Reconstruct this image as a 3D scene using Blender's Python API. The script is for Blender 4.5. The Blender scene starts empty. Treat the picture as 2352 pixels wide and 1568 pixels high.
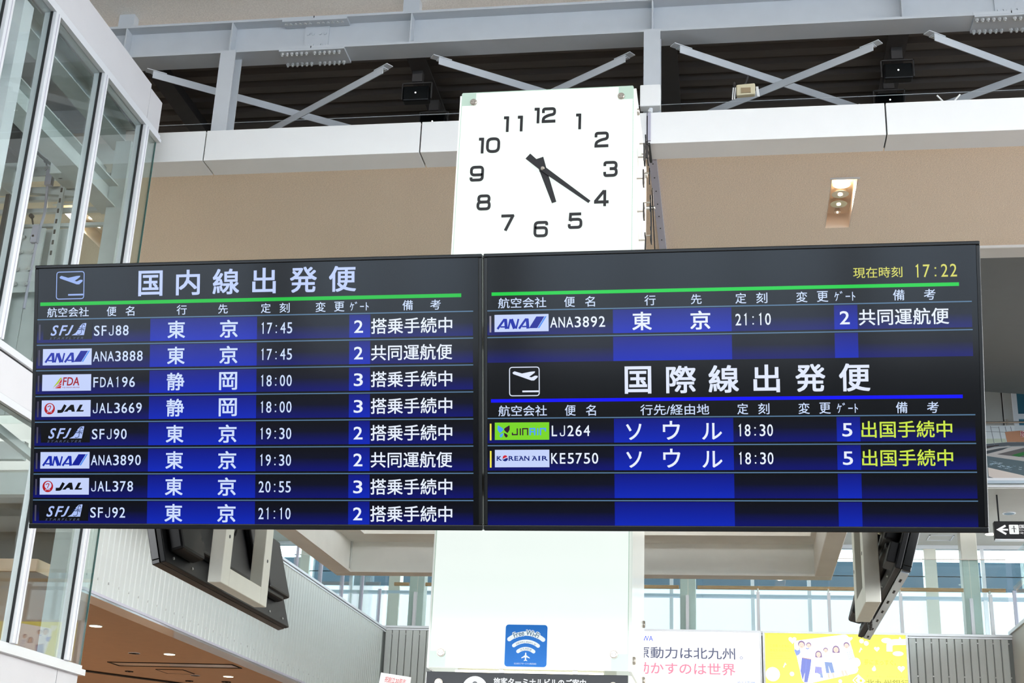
import bpy, math, random
from mathutils import Vector, Matrix
random.seed(7)
S = bpy.context.scene
C = S.collection
V = Vector
# ------------------------------------------------------------------ camera
yaw, pit, rol = math.radians(-9.3706), math.radians(20.4415), math.radians(2.3678)
Fw = V((math.sin(yaw)*math.cos(pit), math.cos(yaw)*math.cos(pit), math.sin(pit)))
R0 = V((math.cos(yaw), -math.sin(yaw), 0)); U0 = R0.cross(Fw)
Rt = R0*math.cos(rol) + U0*math.sin(rol); Up = -R0*math.sin(rol) + U0*math.cos(rol)
cd = bpy.data.cameras.new('camera'); cam = bpy.data.objects.new('camera', cd); C.objects.link(cam)
M3 = Matrix((Rt, Up, -Fw)).transposed().to_4x4(); M3.translation = V((0, 0, 1.6)); cam.matrix_world = M3
cd.sensor_width = 36; cd.lens = 3184.4/2352*36; cd.clip_end = 300
S.camera = cam
# ------------------------------------------------------------------ world and exposure
W = bpy.data.worlds.new('overcast'); S.world = W; W.use_nodes = True
nt = W.node_tree; bg = nt.nodes['Background']
bg.inputs[0].default_value = (0.95, 0.975, 1.0, 1); bg.inputs[1].default_value = 11.6
S.view_settings.view_transform = 'Standard'; S.view_settings.look = 'None'
S.view_settings.gamma = 1; S.view_settings.use_curve_mapping = False
S.view_settings.exposure = 0.0
S.cycles.max_bounces = 10; S.cycles.transparent_max_bounces = 24
S.cycles.diffuse_bounces = 5; S.cycles.glossy_bounces = 4
S.cycles.sample_clamp_indirect = 6
S.cycles.caustics_reflective = False; S.cycles.caustics_refractive = False

# ------------------------------------------------------------------ materials
def lin(c):
    return tuple(((v/255)/12.92 if v/255 <= .04045 else ((v/255+.055)/1.055)**2.4) for v in c[:3])
def mat(name, rgb, rough=.5, metal=0., emit=None, es=0., noise=0., nscale=40., bump=0., bscale=200., spec=.5, coat=0., stretch=(1, 1, 1)):
    m = bpy.data.materials.new(name); m.use_nodes = True; t = m.node_tree; b = t.nodes['Principled BSDF']
    l = lin(rgb); b.inputs['Base Color'].default_value = (*l, 1); b.inputs['Roughness'].default_value = rough
    b.inputs['Metallic'].default_value = metal; b.inputs['Specular IOR Level'].default_value = spec
    b.inputs['Coat Weight'].default_value = coat
    if emit: b.inputs['Emission Color'].default_value = (*lin(emit), 1); b.inputs['Emission Strength'].default_value = es
    if noise or bump:
        tc = t.nodes.new('ShaderNodeTexCoord'); mp = t.nodes.new('ShaderNodeMapping'); mp.inputs['Scale'].default_value = stretch
        t.links.new(tc.outputs['Object'], mp.inputs[0])
    if noise:
        n = t.nodes.new('ShaderNodeTexNoise'); n.inputs['Scale'].default_value = nscale; n.inputs['Detail'].default_value = 4
        t.links.new(mp.outputs[0], n.inputs['Vector'])
        r = t.nodes.new('ShaderNodeMapRange'); r.inputs[1].default_value = .3; r.inputs[2].default_value = .7
        r.inputs[3].default_value = 1-noise; r.inputs[4].default_value = 1+noise*.5
        t.links.new(n.outputs['Fac'], r.inputs[0])
        x = t.nodes.new('ShaderNodeMix'); x.data_type = 'RGBA'; x.blend_type = 'MULTIPLY'; x.inputs[0].default_value = 1
        x.inputs[6].default_value = (*l, 1); t.links.new(r.outputs[0], x.inputs[7]); t.links.new(x.outputs[2], b.inputs['Base Color'])
    if bump:
        n = t.nodes.new('ShaderNodeTexNoise'); n.inputs['Scale'].default_value = bscale; n.inputs['Detail'].default_value = 3
        t.links.new(mp.outputs[0], n.inputs['Vector'])
        u = t.nodes.new('ShaderNodeBump'); u.inputs['Strength'].default_value = bump; u.inputs['Distance'].default_value = .01
        t.links.new(n.outputs['Fac'], u.inputs['Height']); t.links.new(u.outputs[0], b.inputs['Normal'])
    return m
def glass(name, tint, f=1.0, rough=0.0):
    m = bpy.data.materials.new(name); m.use_nodes = True; t = m.node_tree; t.nodes.clear()
    o = t.nodes.new('ShaderNodeOutputMaterial'); mx = t.nodes.new('ShaderNodeMixShader')
    tr = t.nodes.new('ShaderNodeBsdfTransparent'); tr.inputs[0].default_value = (*lin(tint), 1)
    g = t.nodes.new('ShaderNodeBsdfGlossy'); g.inputs['Roughness'].default_value = rough; g.inputs[0].default_value = (f, f, f, 1)
    ge = t.nodes.new('ShaderNodeNewGeometry'); dp = t.nodes.new('ShaderNodeVectorMath'); dp.operation = 'DOT_PRODUCT'
    t.links.new(ge.outputs['Incoming'], dp.inputs[0]); t.links.new(ge.outputs['Normal'], dp.inputs[1])
    def mth(op, a, b_=None):
        n = t.nodes.new('ShaderNodeMath'); n.operation = op
        for i, v in enumerate((a, b_)):
            if v is None: continue
            if isinstance(v, (int, float)): n.inputs[i].default_value = v
            else: t.links.new(v, n.inputs[i])
        return n.outputs[0]
    ab = mth('ABSOLUTE', dp.outputs['Value']); p5 = mth('POWER', mth('SUBTRACT', 1.0, ab), 5.0); fr = mth('ADD', mth('MULTIPLY', p5, .96), .04)
    t.links.new(fr, mx.inputs[0]); t.links.new(tr.outputs[0], mx.inputs[1]); t.links.new(g.outputs[0], mx.inputs[2])
    t.links.new(mx.outputs[0], o.inputs[0]); return m
def ink_mat(name, emis, rough, base=1.0, coat=0.0, spec=.5):
    m = bpy.data.materials.new(name); m.use_nodes = True; t = m.node_tree; b = t.nodes['Principled BSDF']
    a = t.nodes.new('ShaderNodeAttribute'); a.attribute_name = 'Col'
    b.inputs['Roughness'].default_value = rough; b.inputs['Specular IOR Level'].default_value = spec; b.inputs['Coat Weight'].default_value = coat
    b.inputs['Coat Roughness'].default_value = .1
    if emis: t.links.new(a.outputs[0], b.inputs['Emission Color']); b.inputs['Emission Strength'].default_value = emis
    if base == 1.0: t.links.new(a.outputs[0], b.inputs['Base Color'])
    else: b.inputs['Base Color'].default_value = (base, base, base, 1)
    return m
WHITE_PANEL = mat('white enamelled cladding', (238, 238, 236), .35, noise=.02, nscale=3)
STEEL = mat('grey painted steel', (196, 200, 204), .45, noise=.03, nscale=6)
STEEL_DK = mat('dark painted steel', (60, 56, 54), .6, noise=.1, nscale=8)
BOLT = mat('galvanised bolt', (205, 206, 204), .35, metal=.4)
DECK = mat('brown roof deck', (98, 90, 84), .55, noise=.12, nscale=5, stretch=(.3, 3, 3))
PLASTER = mat('sprayed beige plaster', (248, 229, 206), .9, noise=.10, nscale=60, bump=.5, bscale=90)
PLASTER2 = mat('sprayed grey beige plaster', (252, 247, 238), .9, noise=.10, nscale=60, bump=.5, bscale=90)
SOFFIT = mat('warm grey painted soffit', (222, 190, 160), .8, noise=.03, nscale=9)
ALU = mat('white anodised aluminium', (226, 228, 231), .3, metal=.15)
LIFT_PANEL = mat('light grey lift cladding', (212, 211, 213), .4, noise=.02, nscale=4)
GASKET = mat('black rubber gasket', (28, 30, 32), .6)
SIDING = mat('pale metal siding', (206, 210, 206), .42, noise=.03, nscale=5)
SIDING_GAP = mat('siding joint', (120, 124, 122), .6)
TVBLACK = mat('black display plastic', (6, 6, 8), .42, noise=.15, nscale=30, spec=.25)
TVBEZEL = mat('glossy black bezel', (5, 8, 9), .25, spec=.35)
TVSILVER = mat('brushed silver edge', (226, 238, 246), .3, metal=.2)
FRAMEWHITE = mat('cream powder coated frame', (214, 214, 202), .45, noise=.03, nscale=12)
CONCRETE = mat('smooth beige panel', (205, 202, 196), .6, noise=.03, nscale=4)
COLUMN = mat('cream column paint', (222, 220, 206), .5, noise=.02, nscale=5)
FLOOR = mat('polished stone floor', (124, 110, 97), .16, noise=.08, nscale=2)
EXTERIOR = mat('blue grey roof outside', (40, 58, 70), .7, noise=.06, nscale=2)
WOOD = mat('oak handrail', (226, 170, 122), .35, noise=.18, nscale=10, stretch=(1, 12, 12))
FROST = mat('frosted daylight film', (150, 152, 156), .5, emit=(246, 250, 255), es=1.15)
MILK = mat('backlit milk glass', (110, 122, 116), .12, emit=(243, 252, 247), es=.93)
MILKEDGE = mat('green glass edge', (108, 124, 114), .12, emit=(204, 228, 213), es=.55)
MILKSIDE = mat('side milk glass', (190, 198, 192), .15, emit=(236, 240, 236), es=.5)
SATIN = mat('satin steel standoff', (176, 168, 158), .28, metal=.9)
BLACKINK = mat('matt black clock metal', (24, 24, 27), .5, spec=.25)
DARKSIGN = mat('charcoal sign panel', (25, 29, 33), .4, spec=.3)
LAMPON = mat('lit lamp glass', (255, 250, 230), .4, emit=(255, 240, 205), es=6)
LAMPHOT = mat('hot spot lamp', (255, 240, 220), .4, emit=(255, 226, 196), es=40)
LAMPCUP = mat('mirror lamp reflector', (230, 226, 220), .12, metal=.9)
LAMPBOX = mat('cream lamp recess', (244, 226, 206), .6)
DARKGAP = mat('dark recess', (40, 30, 24), .8)
GLOSSTRIM = mat('polished metal trim', (200, 196, 196), .08, metal=.85)
LILAC = mat('lilac grey sill', (196, 192, 204), .35)
CABLE = mat('black cable', (22, 24, 24), .5)
BEIGEPLASTIC = mat('beige plastic housing', (206, 196, 164), .45)
BROWNLABEL = mat('brown lens label', (150, 130, 100), .4)
GALV = mat('pale lift steel', (198, 204, 202), .45, noise=.06, nscale=9)
LIFTDARK = mat('dark lift rail', (66, 70, 72), .4, metal=.3)
RAKED = mat('dark grey ceiling board', (96, 98, 96), .8, noise=.03, nscale=4)  # one even dark grey for the raked ceiling
PANELGREY = mat('warm grey wall panel', (172, 170, 163), .6, noise=.02, nscale=4)
CEILGREY = mat('grey ceiling board', (190, 190, 184), .8, noise=.03, nscale=4)
CONDUIT = mat('lilac grey conduit cover', (178, 176, 190), .45)
GL_LIFT = glass('lift shaft glass', (248, 252, 251))
GL_RAIL = glass('balustrade glass', (240, 248, 249))
GL_FAC = glass('facade glass', (236, 245, 248))
GL_EDGE = mat('green cut glass edge', (60, 110, 104), .1)
INK_SCR = ink_mat('lit screen print', 1.0, .12, base=.0, coat=0, spec=.38)
INK_PAPER = ink_mat('flat print', 0, .55)
INK_LITE = ink_mat('backlit print', 1.7, .3, base=.02)
INK_SIGN = ink_mat('lit sign print', .9, .3, base=.02)

# ------------------------------------------------------------------ geometry helpers
class MB:
    def __init__(s): s.v = []; s.f = []; s.m = []
    def poly(s, pts, mi=0):
        i = len(s.v); s.v += [tuple(p) for p in pts]; s.f.append(tuple(range(i, i+len(pts)))); s.m.append(mi); return s
    def hexa(s, p, mi=0):
        i = len(s.v); s.v += [tuple(q) for q in p]
        for f in ((0, 3, 2, 1), (4, 5, 6, 7), (0, 1, 5, 4), (1, 2, 6, 5), (2, 3, 7, 6), (3, 0, 4, 7)):
            s.f.append(tuple(i+k for k in f)); s.m.append(mi)
        return s
    def box(s, x0, x1, y0, y1, z0, z1, mi=0):
        return s.hexa([(x0, y0, z0), (x1, y0, z0), (x1, y1, z0), (x0, y1, z0), (x0, y0, z1), (x1, y0, z1), (x1, y1, z1), (x0, y1, z1)], mi)
    def obox(s, o, ax, ay, az, mi=0):
        o, ax, ay, az = V(o), V(ax), V(ay), V(az)
        return s.hexa([o-ax-ay-az, o+ax-ay-az, o+ax+ay-az, o-ax+ay-az, o-ax-ay+az, o+ax-ay+az, o+ax+ay+az, o-ax+ay+az], mi)
    def beam(s, a, b, w, h, up=(0, 0, 1), mi=0):
        a, b = V(a), V(b); d = (b-a); L = d.length; d.normalize(); x = d.cross(V(up)).normalized(); u = x.cross(d)
        return s.obox((a+b)/2, x*w/2, d*L/2, u*h/2, mi)
    def cyl(s, a, b, r, n=12, mi=0, r2=None):
        a, b = V(a), V(b); d = (b-a).normalized(); t = V((1, 0, 0)) if abs(d.x) < .9 else V((0, 1, 0))
        x = d.cross(t).normalized(); y = d.cross(x); i = len(s.v); r2 = r if r2 is None else r2
        for k in range(n):
            c, q = math.cos(2*math.pi*k/n), math.sin(2*math.pi*k/n)
            s.v.append(tuple(a+x*c*r+y*q*r)); s.v.append(tuple(b+x*c*r2+y*q*r2))
        for k in range(n):
            j = (k+1) % n; s.f.append((i+2*k, i+2*j, i+2*j+1, i+2*k+1)); s.m.append(mi)
        s.f.append(tuple(i+2*k for k in range(n))[::-1]); s.m.append(mi)
        s.f.append(tuple(i+2*k+1 for k in range(n))); s.m.append(mi); return s
    def tube(s, pts, r, n=8, mi=0):
        for a, b in zip(pts, pts[1:]): s.cyl(a, b, r, n, mi)
        return s
    def prism(s, pts, off, mi=0):
        n = len(pts); i = len(s.v); off = V(off)
        s.v += [tuple(p) for p in pts]+[tuple(V(p)+off) for p in pts]
        s.f.append(tuple(range(i, i+n))[::-1]); s.m.append(mi); s.f.append(tuple(range(i+n, i+2*n))); s.m.append(mi)
        for k in range(n):
            j = (k+1) % n; s.f.append((i+k, i+j, i+n+j, i+n+k)); s.m.append(mi)
        return s
    def build(s, name, mats, parent=None, bevel=0, smooth=False):
        me = bpy.data.meshes.new(name); me.from_pydata(s.v, [], s.f)
        for m in (mats if isinstance(mats, (list, tuple)) else [mats]): me.materials.append(m)
        for p, k in zip(me.polygons, s.m): p.material_index = k; p.use_smooth = smooth
        import bmesh
        bm = bmesh.new(); bm.from_mesh(me); bmesh.ops.recalc_face_normals(bm, faces=bm.faces); bm.to_mesh(me); bm.free()
        o = bpy.data.objects.new(name, me); C.objects.link(o)
        if parent: o.parent = parent; o.matrix_parent_inverse = Matrix.Translation(-V(parent.location)) if parent.type == 'EMPTY' and not parent.parent else Matrix()
        if bevel:
            b = o.modifiers.new('bevel', 'BEVEL'); b.width = bevel; b.segments = 2; b.limit_method = 'ANGLE'
        return o
def tag(o, label=None, cat=None, group=None, kind=None):
    if label: o['label'] = label
    if cat: o['category'] = cat
    if group: o['group'] = group
    if kind: o['kind'] = kind
    return o
def thing(name, label, cat, loc=(0, 0, 0), group=None):
    o = bpy.data.objects.new(name, None); C.objects.link(o); o.location = loc; o.empty_display_size = .1
    return tag(o, label, cat, group)
def struct(name, mb, m, bevel=0): return tag(mb.build(name, m, None, bevel), kind='structure')
def struct_root(name, loc=(0, 0, 0)):
    o = bpy.data.objects.new(name, None); C.objects.link(o); o.location = loc; o['kind'] = 'structure'; return o
def link_copy(o, loc, parent):
    c = o.copy(); C.objects.link(c); c.parent = parent; c.location = loc; return c
def copy_tree(o, parent=None):
    c = o.copy(); C.objects.link(c); c.parent = parent
    for ch in list(o.children): copy_tree(ch, c)
    return c
def B(): return MB()

# ------------------------------------------------------------------ flat lettering and print
_tc = {}
def glyphs(s, bold=.0, shear=0.0, cell=False):
    """outline of a string as (verts, faces, bbox) from Blender's own built-in lettering"""
    k = (s, bold, shear)
    if k in _tc: return _tc[k]
    cu = bpy.data.curves.new('t', 'FONT'); cu.body = s; cu.size = 1; cu.offset = bold; cu.resolution_u = 3; cu.shear = shear
    cu.fill_mode = 'FRONT'
    o = bpy.data.objects.new('t', cu); C.objects.link(o); bpy.context.view_layer.update()
    dg = bpy.context.evaluated_depsgraph_get(); me = bpy.data.meshes.new_from_object(o.evaluated_get(dg))
    vs = [(v.co.x, v.co.y) for v in me.vertices]; fs = [tuple(p.vertices) for p in me.polygons]
    bpy.data.objects.remove(o); bpy.data.curves.remove(cu); bpy.data.meshes.remove(me)
    if not vs: _tc[k] = ([], [], (0, 0, 1, 1)); return _tc[k]
    bb = (min(v[0] for v in vs), min(v[1] for v in vs), max(v[0] for v in vs), max(v[1] for v in vs))
    _tc[k] = (vs, fs, bb); return _tc[k]
class Ink:
    """coloured flat shapes on one plane: origin o, unit u (right), unit d (down), normal n (towards the viewer)"""
    def __init__(s, o, u, d, n, sc=1.0, lift=.0006): s.o = V(o); s.u = V(u); s.d = V(d); s.n = V(n); s.sc = sc; s.lift = lift; s.V = []; s.F = []; s.C = []; s.z = 1; s.k = 0
    def p(s, x, y): return s.o+s.u*(x*s.sc)+s.d*(y*s.sc)+s.n*(s.lift*(s.z+s.k*.008))
    def shape(s, pts, faces, cols):
        s.k += 1; i = len(s.V); s.V += [tuple(s.p(*q)) for q in pts]
        c = [lin(k) for k in cols] if isinstance(cols, list) else [lin(cols)]*len(pts)
        s.C += c; s.F += [tuple(i+k for k in f) for f in faces]
    def rect(s, x0, x1, y0, y1, c, c2=None):
        s.shape([(x0, y0), (x1, y0), (x1, y1), (x0, y1)], [(0, 1, 2, 3)], [c, c, c2 or c, c2 or c])
    def poly(s, pts, c): s.shape(pts, [tuple(range(len(pts)))], c)
    def disc(s, x, y, r, c, n=20, ry=None, a0=0):
        ry = ry or r; s.poly([(x+r*math.cos(a0+2*math.pi*k/n), y+ry*math.sin(a0+2*math.pi*k/n)) for k in range(n)], c)
    def rrect(s, x0, x1, y0, y1, r, c):
        pts = []
        for cx, cy, a in ((x1-r, y0+r, -90), (x1-r, y1-r, 0), (x0+r, y1-r, 90), (x0+r, y0+r, 180)):
            pts += [(cx+r*math.cos(math.radians(a+k*22.5)), cy+r*math.sin(math.radians(a+k*22.5))) for k in range(5)]
        s.poly(pts, c)
    def line(s, pts, w, c, closed=False):
        L = ribbon(pts, w, closed); s.shape(L[0], L[1], c)
    def stamp(s, pts, fs, c, w):
        """a glyph, struck four times a hair apart when a heavier stroke is wanted"""
        for dx, dy in (((-w, -w), (w, -w), (w, w), (-w, w)) if w else ((0, 0),)): s.shape([(x+dx, y+dy) for x, y in pts], fs, c)
    def text(s, t, x0, x1, y0, y1, c, bold=.0, shear=0.0):
        vs, fs, (a, b, e, f) = glyphs(t, 0, shear)
        if not vs: return
        w = bold*abs(y1-y0); x0 += w; x1 -= w; y0 += w; y1 -= w
        s.stamp([(x0+(x1-x0)*(x-a)/(e-a), y1-(y1-y0)*(y-b)/(f-b)) for x, y in vs], fs, c, w)
    def mono(s, t, x0, x1, y0, y1, c, bold=.012, wf=.80):
        n = len(t); pw = (x1-x0)/n; wb = bold*(y1-y0); bold = 0; ref = glyphs('8', bold)[2]; sy = (y1-y0)/(ref[3]-ref[1]); sx = pw*wf/(ref[2]-ref[0])
        for k, ch in enumerate(t):
            cx = x0+pw*(k+.5); h = y1-y0; lw = h*.098; hw = pw*wf*.5
            if ch == '1': s.line([(cx-hw*.42, y0+h*.17), (cx+hw*.08, y0+lw*.45), (cx+hw*.08, y1)], lw, c); continue
            if ch == 'J': s.line(rounded([(cx+hw*.62, y0), (cx+hw*.62, y1-lw/2), (cx-hw*.6, y1-lw/2), (cx-hw*.66, y0+h*.68)], h*.3), lw, c); continue
            if ch == ':':
                for q in (.30, .88): s.rect(cx-lw*.6, cx+lw*.6, y0+h*q-lw*.6, y0+h*q+lw*.6, c)
                continue
            vs, fs, (a, b, e, f) = glyphs(ch, bold)
            q = pw*wf*{'1': .46, ':': .17, 'J': .78, 'L': .8, 'F': .8, 'E': .82, 'K': 1.02, 'A': 1.08, 'N': .98}.get(ch, .94)/(e-a)
            s.stamp([(cx+(x-(a+e)/2)*q, y1-(y-ref[1])*sy) for x, y in vs], fs, c, wb)
    def build(s, name, m, parent):
        me = bpy.data.meshes.new(name); me.from_pydata(s.V, [], s.F); me.materials.append(m)
        at = me.color_attributes.new('Col', 'FLOAT_COLOR', 'POINT')
        for i, c in enumerate(s.C): at.data[i].color = (*c, 1)
        o = bpy.data.objects.new(name, me); C.objects.link(o)
        if parent:
            o.parent = parent
            if parent.type == 'EMPTY' and not parent.parent: o.matrix_parent_inverse = Matrix.Translation(-V(parent.location))
        s.V = []; s.F = []; s.C = []; s.k = 0; return o
def ribbon(pts, w, closed=False):
    P = [V((a, b, 0)) for a, b in pts]; n = len(P); out = []
    for i in range(n):
        a = P[i-1] if (i or closed) else None; b = P[(i+1) % n] if (i < n-1 or closed) else None
        d1 = (P[i]-a).normalized() if a is not None else None; d2 = (b-P[i]).normalized() if b is not None else None
        if d1 is None: d1 = d2
        if d2 is None: d2 = d1
        n1 = V((-d1.y, d1.x, 0)); n2 = V((-d2.y, d2.x, 0)); m = (n1+n2)
        m = m.normalized() if m.length > 1e-6 else n1
        k = 1/max(.35, m.dot(n1)); out += [P[i]+m*k*w/2, P[i]-m*k*w/2]
    f = [(2*i, 2*i+1, 2*i+3, 2*i+2) for i in range(n-1)]
    if closed: f.append((2*n-2, 2*n-1, 1, 0))
    return [(v.x, v.y) for v in out], f
def rounded(pts, r, closed=False, seg=5):
    n = len(pts); out = []
    for i in range(n):
        p = V((*pts[i], 0))
        if not closed and i in (0, n-1): out.append(pts[i]); continue
        a = V((*pts[i-1], 0)); b = V((*pts[(i+1) % n], 0)); q = min(r, (a-p).length*.5, (b-p).length*.5)
        s = p+(a-p).normalized()*q; e = p+(b-p).normalized()*q
        for k in range(seg+1):
            t = k/seg; m = s*(1-t)**2+p*2*t*(1-t)+e*t*t; out.append((m.x, m.y))
    return out
#@@PARTS
# ------------------------------------------------------------------ shell: floor, ceilings, walls
struct('floor', B().box(-16, 14, -11.2, 34, -.2, 0), FLOOR)
struct('floor_dark_sheet', B().box(-15.5, 13.5, -10.8, -1.0, 0, .008), mat('unseen dark floor sheet', (46, 48, 54), .95, noise=.1))  # unseen dark sheet added to keep the lower display reflections black
struct('ground', B().box(-120, 120, -160, 160, -.6, -.25), mat('grey concrete apron outside', (106, 120, 134), .8))
struct('ceiling', B().box(-16, 14, -11.2, 11.42, 9.27, 9.5), PLASTER2)
# lower plaster soffit with two openings cut for the recessed lamps (built from strips)
mb = B(); ys = (10.9, 11.56, 12.62, 13.13)
lampx = (-6.44, 1.09)
def strips(mb, y0, y1, cuts, z0, z1, xa, xb):
    x = xa
    for c in cuts: mb.box(x, c-.115, y0, y1, z0, z1); x = c+.115
    mb.box(x, xb, y0, y1, z0, z1)
mb.box(-16, 10, 10.9, 11.56, 7.5, 7.56); strips(mb, 11.56, 12.62, lampx, 7.5, 7.56, -16, 10); mb.box(-16, 10, 12.62, 13.13, 7.5, 7.56)
struct('ceiling_lower', mb, PLASTER)
# edge trim and the step at the far side of the lower soffit
struct('trim_2', B().box(-16, 10, 13.13, 13.15, 7.475, 7.62), WHITE_PANEL)
struct('trim_3', B().box(-16, 10, 13.15, 13.42, 7.49, 7.62), CONCRETE)
# raked ceiling beyond, climbing towards the far facade and falling to the right
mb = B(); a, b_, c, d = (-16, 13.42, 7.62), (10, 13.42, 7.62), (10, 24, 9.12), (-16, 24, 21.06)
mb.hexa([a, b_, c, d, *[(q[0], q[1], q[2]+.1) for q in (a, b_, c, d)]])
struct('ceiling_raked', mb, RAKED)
# ground-level soffit below the left upper floor
mb = B(); mb.box(-14, -5.47, 10.3, 22.5, 3.6, 3.7); struct('ceiling_soffit', mb, SOFFIT)
# flat dark strip painting the shade of a step further back in that soffit
mb = B(); mb.prism([(-8.6, 15.9, 3.595), (-7.2, 17.85, 3.595), (-7.12, 17.79, 3.595), (-8.52, 15.84, 3.595)], (0, 0, -.01))
struct('soffit_shade_strip', mb, DARKGAP)
# upper floor slabs and upper ceiling
struct('floor_upper', B().box(-14, -5.5, 10.9, 22, 4.45, 4.6).box(-14, 12, 21.6, 24.3, 4.45, 4.6), CONCRETE)
struct('ceiling_upper', B().box(-14, 12, 20.2, 24.2, 6.85, 6.95), CEILGREY)
# ---- siding: walls made of single planks
def siding(name, planks, mesh_plank, backing):
    root = struct_root(name); b = backing.build('backing', SIDING_GAP, root); 
    p0 = mesh_plank.build('siding_plank', SIDING, root)
    for i, loc in enumerate(planks):
        if i == 0: p0.location = loc
        else: link_copy(p0, loc, root)
    return root
def plank_x(h): return B().prism([(0, -.050, 0), (0, .050, 0), (-.012, .050, 0), (-.022, .046, 0), (-.022, -.046, 0), (-.012, -.050, 0)], (0, 0, h))
# left wall (faces +x) and the far wall (faces -y)
mb = B(); mb.prism([(0, -.050, 0), (0, .050, 0), (.012, .050, 0), (.022, .042, 0), (.022, -.042, 0), (.012, -.050, 0)], (0, 0, 1.265))
n = int((21.44-10.9)/.11)
siding('wall_left', [(-5.40, 10.95+.11*k, 3.6) for k in range(n)], mb, B().box(-5.46, -5.40, 10.88, 21.55, 3.6, 4.9))
mb = B(); mb.prism([(-.050, 0, 0), (.050, 0, 0), (.050, -.012, 0), (.042, -.022, 0), (-.042, -.022, 0), (-.050, -.012, 0)], (0, 0, 1.61))
siding('wall_far', [(-5.32+.11*k, 21.51, 3.3) for k in range(34)]+[(2.66+.11*k, 21.51, 3.3) for k in range(13)], mb, B().box(-5.46, 4.1, 21.51, 21.6, 3.3, 4.93))
# screw heads on the siding
mb = B()
for k in range(0, 34, 2):
    for z in (4.02, 4.84): mb.cyl((-5.265+.11*k, 21.487, z), (-5.265+.11*k, 21.50, z), .012, 6)
for k in range(0, 13, 2):
    for z in (4.35, 4.84): mb.cyl((2.715+.11*k, 21.487, z), (2.715+.11*k, 21.50, z), .012, 6)
o = mb.build('screw_heads', BOLT, bpy.data.objects['wall_far']); o['kind'] = 'stuff'
mb = B()
for k in range(0, n, 2): mb.cyl((-5.382, 11.005+.11*k, 3.72), (-5.37, 11.005+.11*k, 3.72), .010, 6)
o = mb.build('screw_heads', BOLT, bpy.data.objects['wall_left']); o['kind'] = 'stuff'
# cappings
struct('trim_5', B().box(-5.47, -5.355, 10.88, 21.5, 4.895, 4.925).box(-5.47, -5.365, 10.88, 21.5, 4.865, 4.885), ALU)
struct('trim_6', B().box(-5.47, 4.1, 21.45, 21.62, 4.93, 4.965).box(-5.47, 4.1, 21.47, 21.62, 4.90, 4.925), ALU)
struct('trim_7', B().box(-5.46, -5.36, 10.86, 21.5, 3.575, 3.60), LILAC)
struct('trim_8', B().box(-5.50, -5.365, 10.86, 21.5, 3.555, 3.574).box(-5.60, -5.50, 10.86, 21.5, 3.57, 3.598), GLOSSTRIM)
# right-hand return wall with its sloping white capping
struct('wall_right', B().box(4.09, 4.25, 12.0, 21.6, 0, 4.98), CONCRETE)
struct('trim_9', B().box(4.06, 4.28, 12.0, 21.6, 4.98, 5.03), ALU)
# lower far wall below the siding, left lower wall of the shop front
struct('wall_lower', B().box(-5.46, 4.1, 21.55, 21.7, 0, 3.3), CONCRETE)
struct('wall_shop', B().box(-14, -9.2, 10.3, 22.5, 0, 3.6), SOFFIT)
struct('wall_back_left', B().box(-14, -5.46, 22.3, 22.5, 0, 4.45), CONCRETE)
# columns standing in the far balustrade line
for i, x in enumerate((-4.93, -.645, 3.588)):
    o = B().box(x-.12, x+.12, 21.56, 21.8, 4.4, 6.86).build('column', COLUMN, None, .01)
    tag(o, ['cream square column left of the pillar, cutting the wooden handrail', 'cream square column just right of the clock pillar, behind the glass rail', 'cream square column right of the white lightbox, under the right display'][i], 'column', 'columns in the balustrade line', 'thing')
# ---- facade far away: columns, mullions, frosted film, sky strip
win = struct_root('window_1')
for x in (-9.2, -7.6, -5.9, -3.26, 3.35, 5.9): B().box(x-.10, x+.10, 24.0, 24.25, 4.6, 6.85).build('facade_column', COLUMN, win)
for x in (-8.4, -6.7, -4.5, -2.1, -1.0, .38, 1.33, 2.3, 4.2, 5.0, 6.8): B().box(x-.03, x+.03, 24.0, 24.1, 4.6, 6.80).build('mullion', ALU, win)
B().box(-12, 10, 23.98, 24.12, 6.79, 6.86).build('head_rail', ALU, win)
B().box(-12, 10, 23.99, 24.11, 5.93, 5.98).build('transom', mat('pale blue transom', (190, 208, 220), .4), win)
B().box(-12, 10, 24.06, 24.08, 4.6, 5.92).build('frosted_pane', FROST, win)
B().box(-12, 10, 24.06, 24.08, 5.985, 6.075).build('frosted_strip', FROST, win)
B().box(-12, 10, 24.03, 24.05, 6.06, 6.80).build('clear_pane', GL_FAC, win)
B().box(-12, 10, 24.05, 24.08, 6.325, 6.335).build('glazing_bar', GASKET, win)
o = struct('wall_outside', B().box(-24, 22, 34, 34.3, 0, 8.63).box(-24, 22, 33.9, 34.0, 7.9, 7.93), EXTERIOR)
# third-level facade at the right: wall panels and a tall window
win = struct_root('window_2')
for z0, z1 in ((6.96, 9.64), (9.67, 10.83), (10.86, 13.2)):
    B().box(3.0, 4.73, 24.0, 24.1, z0, z1).build('wall_panel', PANELGREY, win)
    B().box(4.75, 4.90, 23.98, 24.1, z0, z1).build('wall_panel', PANELGREY, win)
B().box(2.9, 5.0, 24.12, 24.2, 6.9, 13.2).build('backing', STEEL_DK, win)
B().box(4.90, 4.98, 23.94, 24.1, 6.95, 12).build('window_frame', ALU, win)
B().box(4.98, 9, 24.02, 24.04, 6.95, 12).build('window_pane', mat('tinted window glass', (62, 112, 132), .12), win)
B().box(4.98, 9, 23.96, 24.06, 9.08, 9.16).build('window_bar', ALU, win)
B().box(4.98, 9, 23.98, 24.06, 9.58, 9.60).build('window_bar', GASKET, win)
B().box(4.96, 9, 23.9, 24.06, 10.98, 11.16).build('window_head', mat('pale blue blind box', (150, 190, 205), .5), win)
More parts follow.
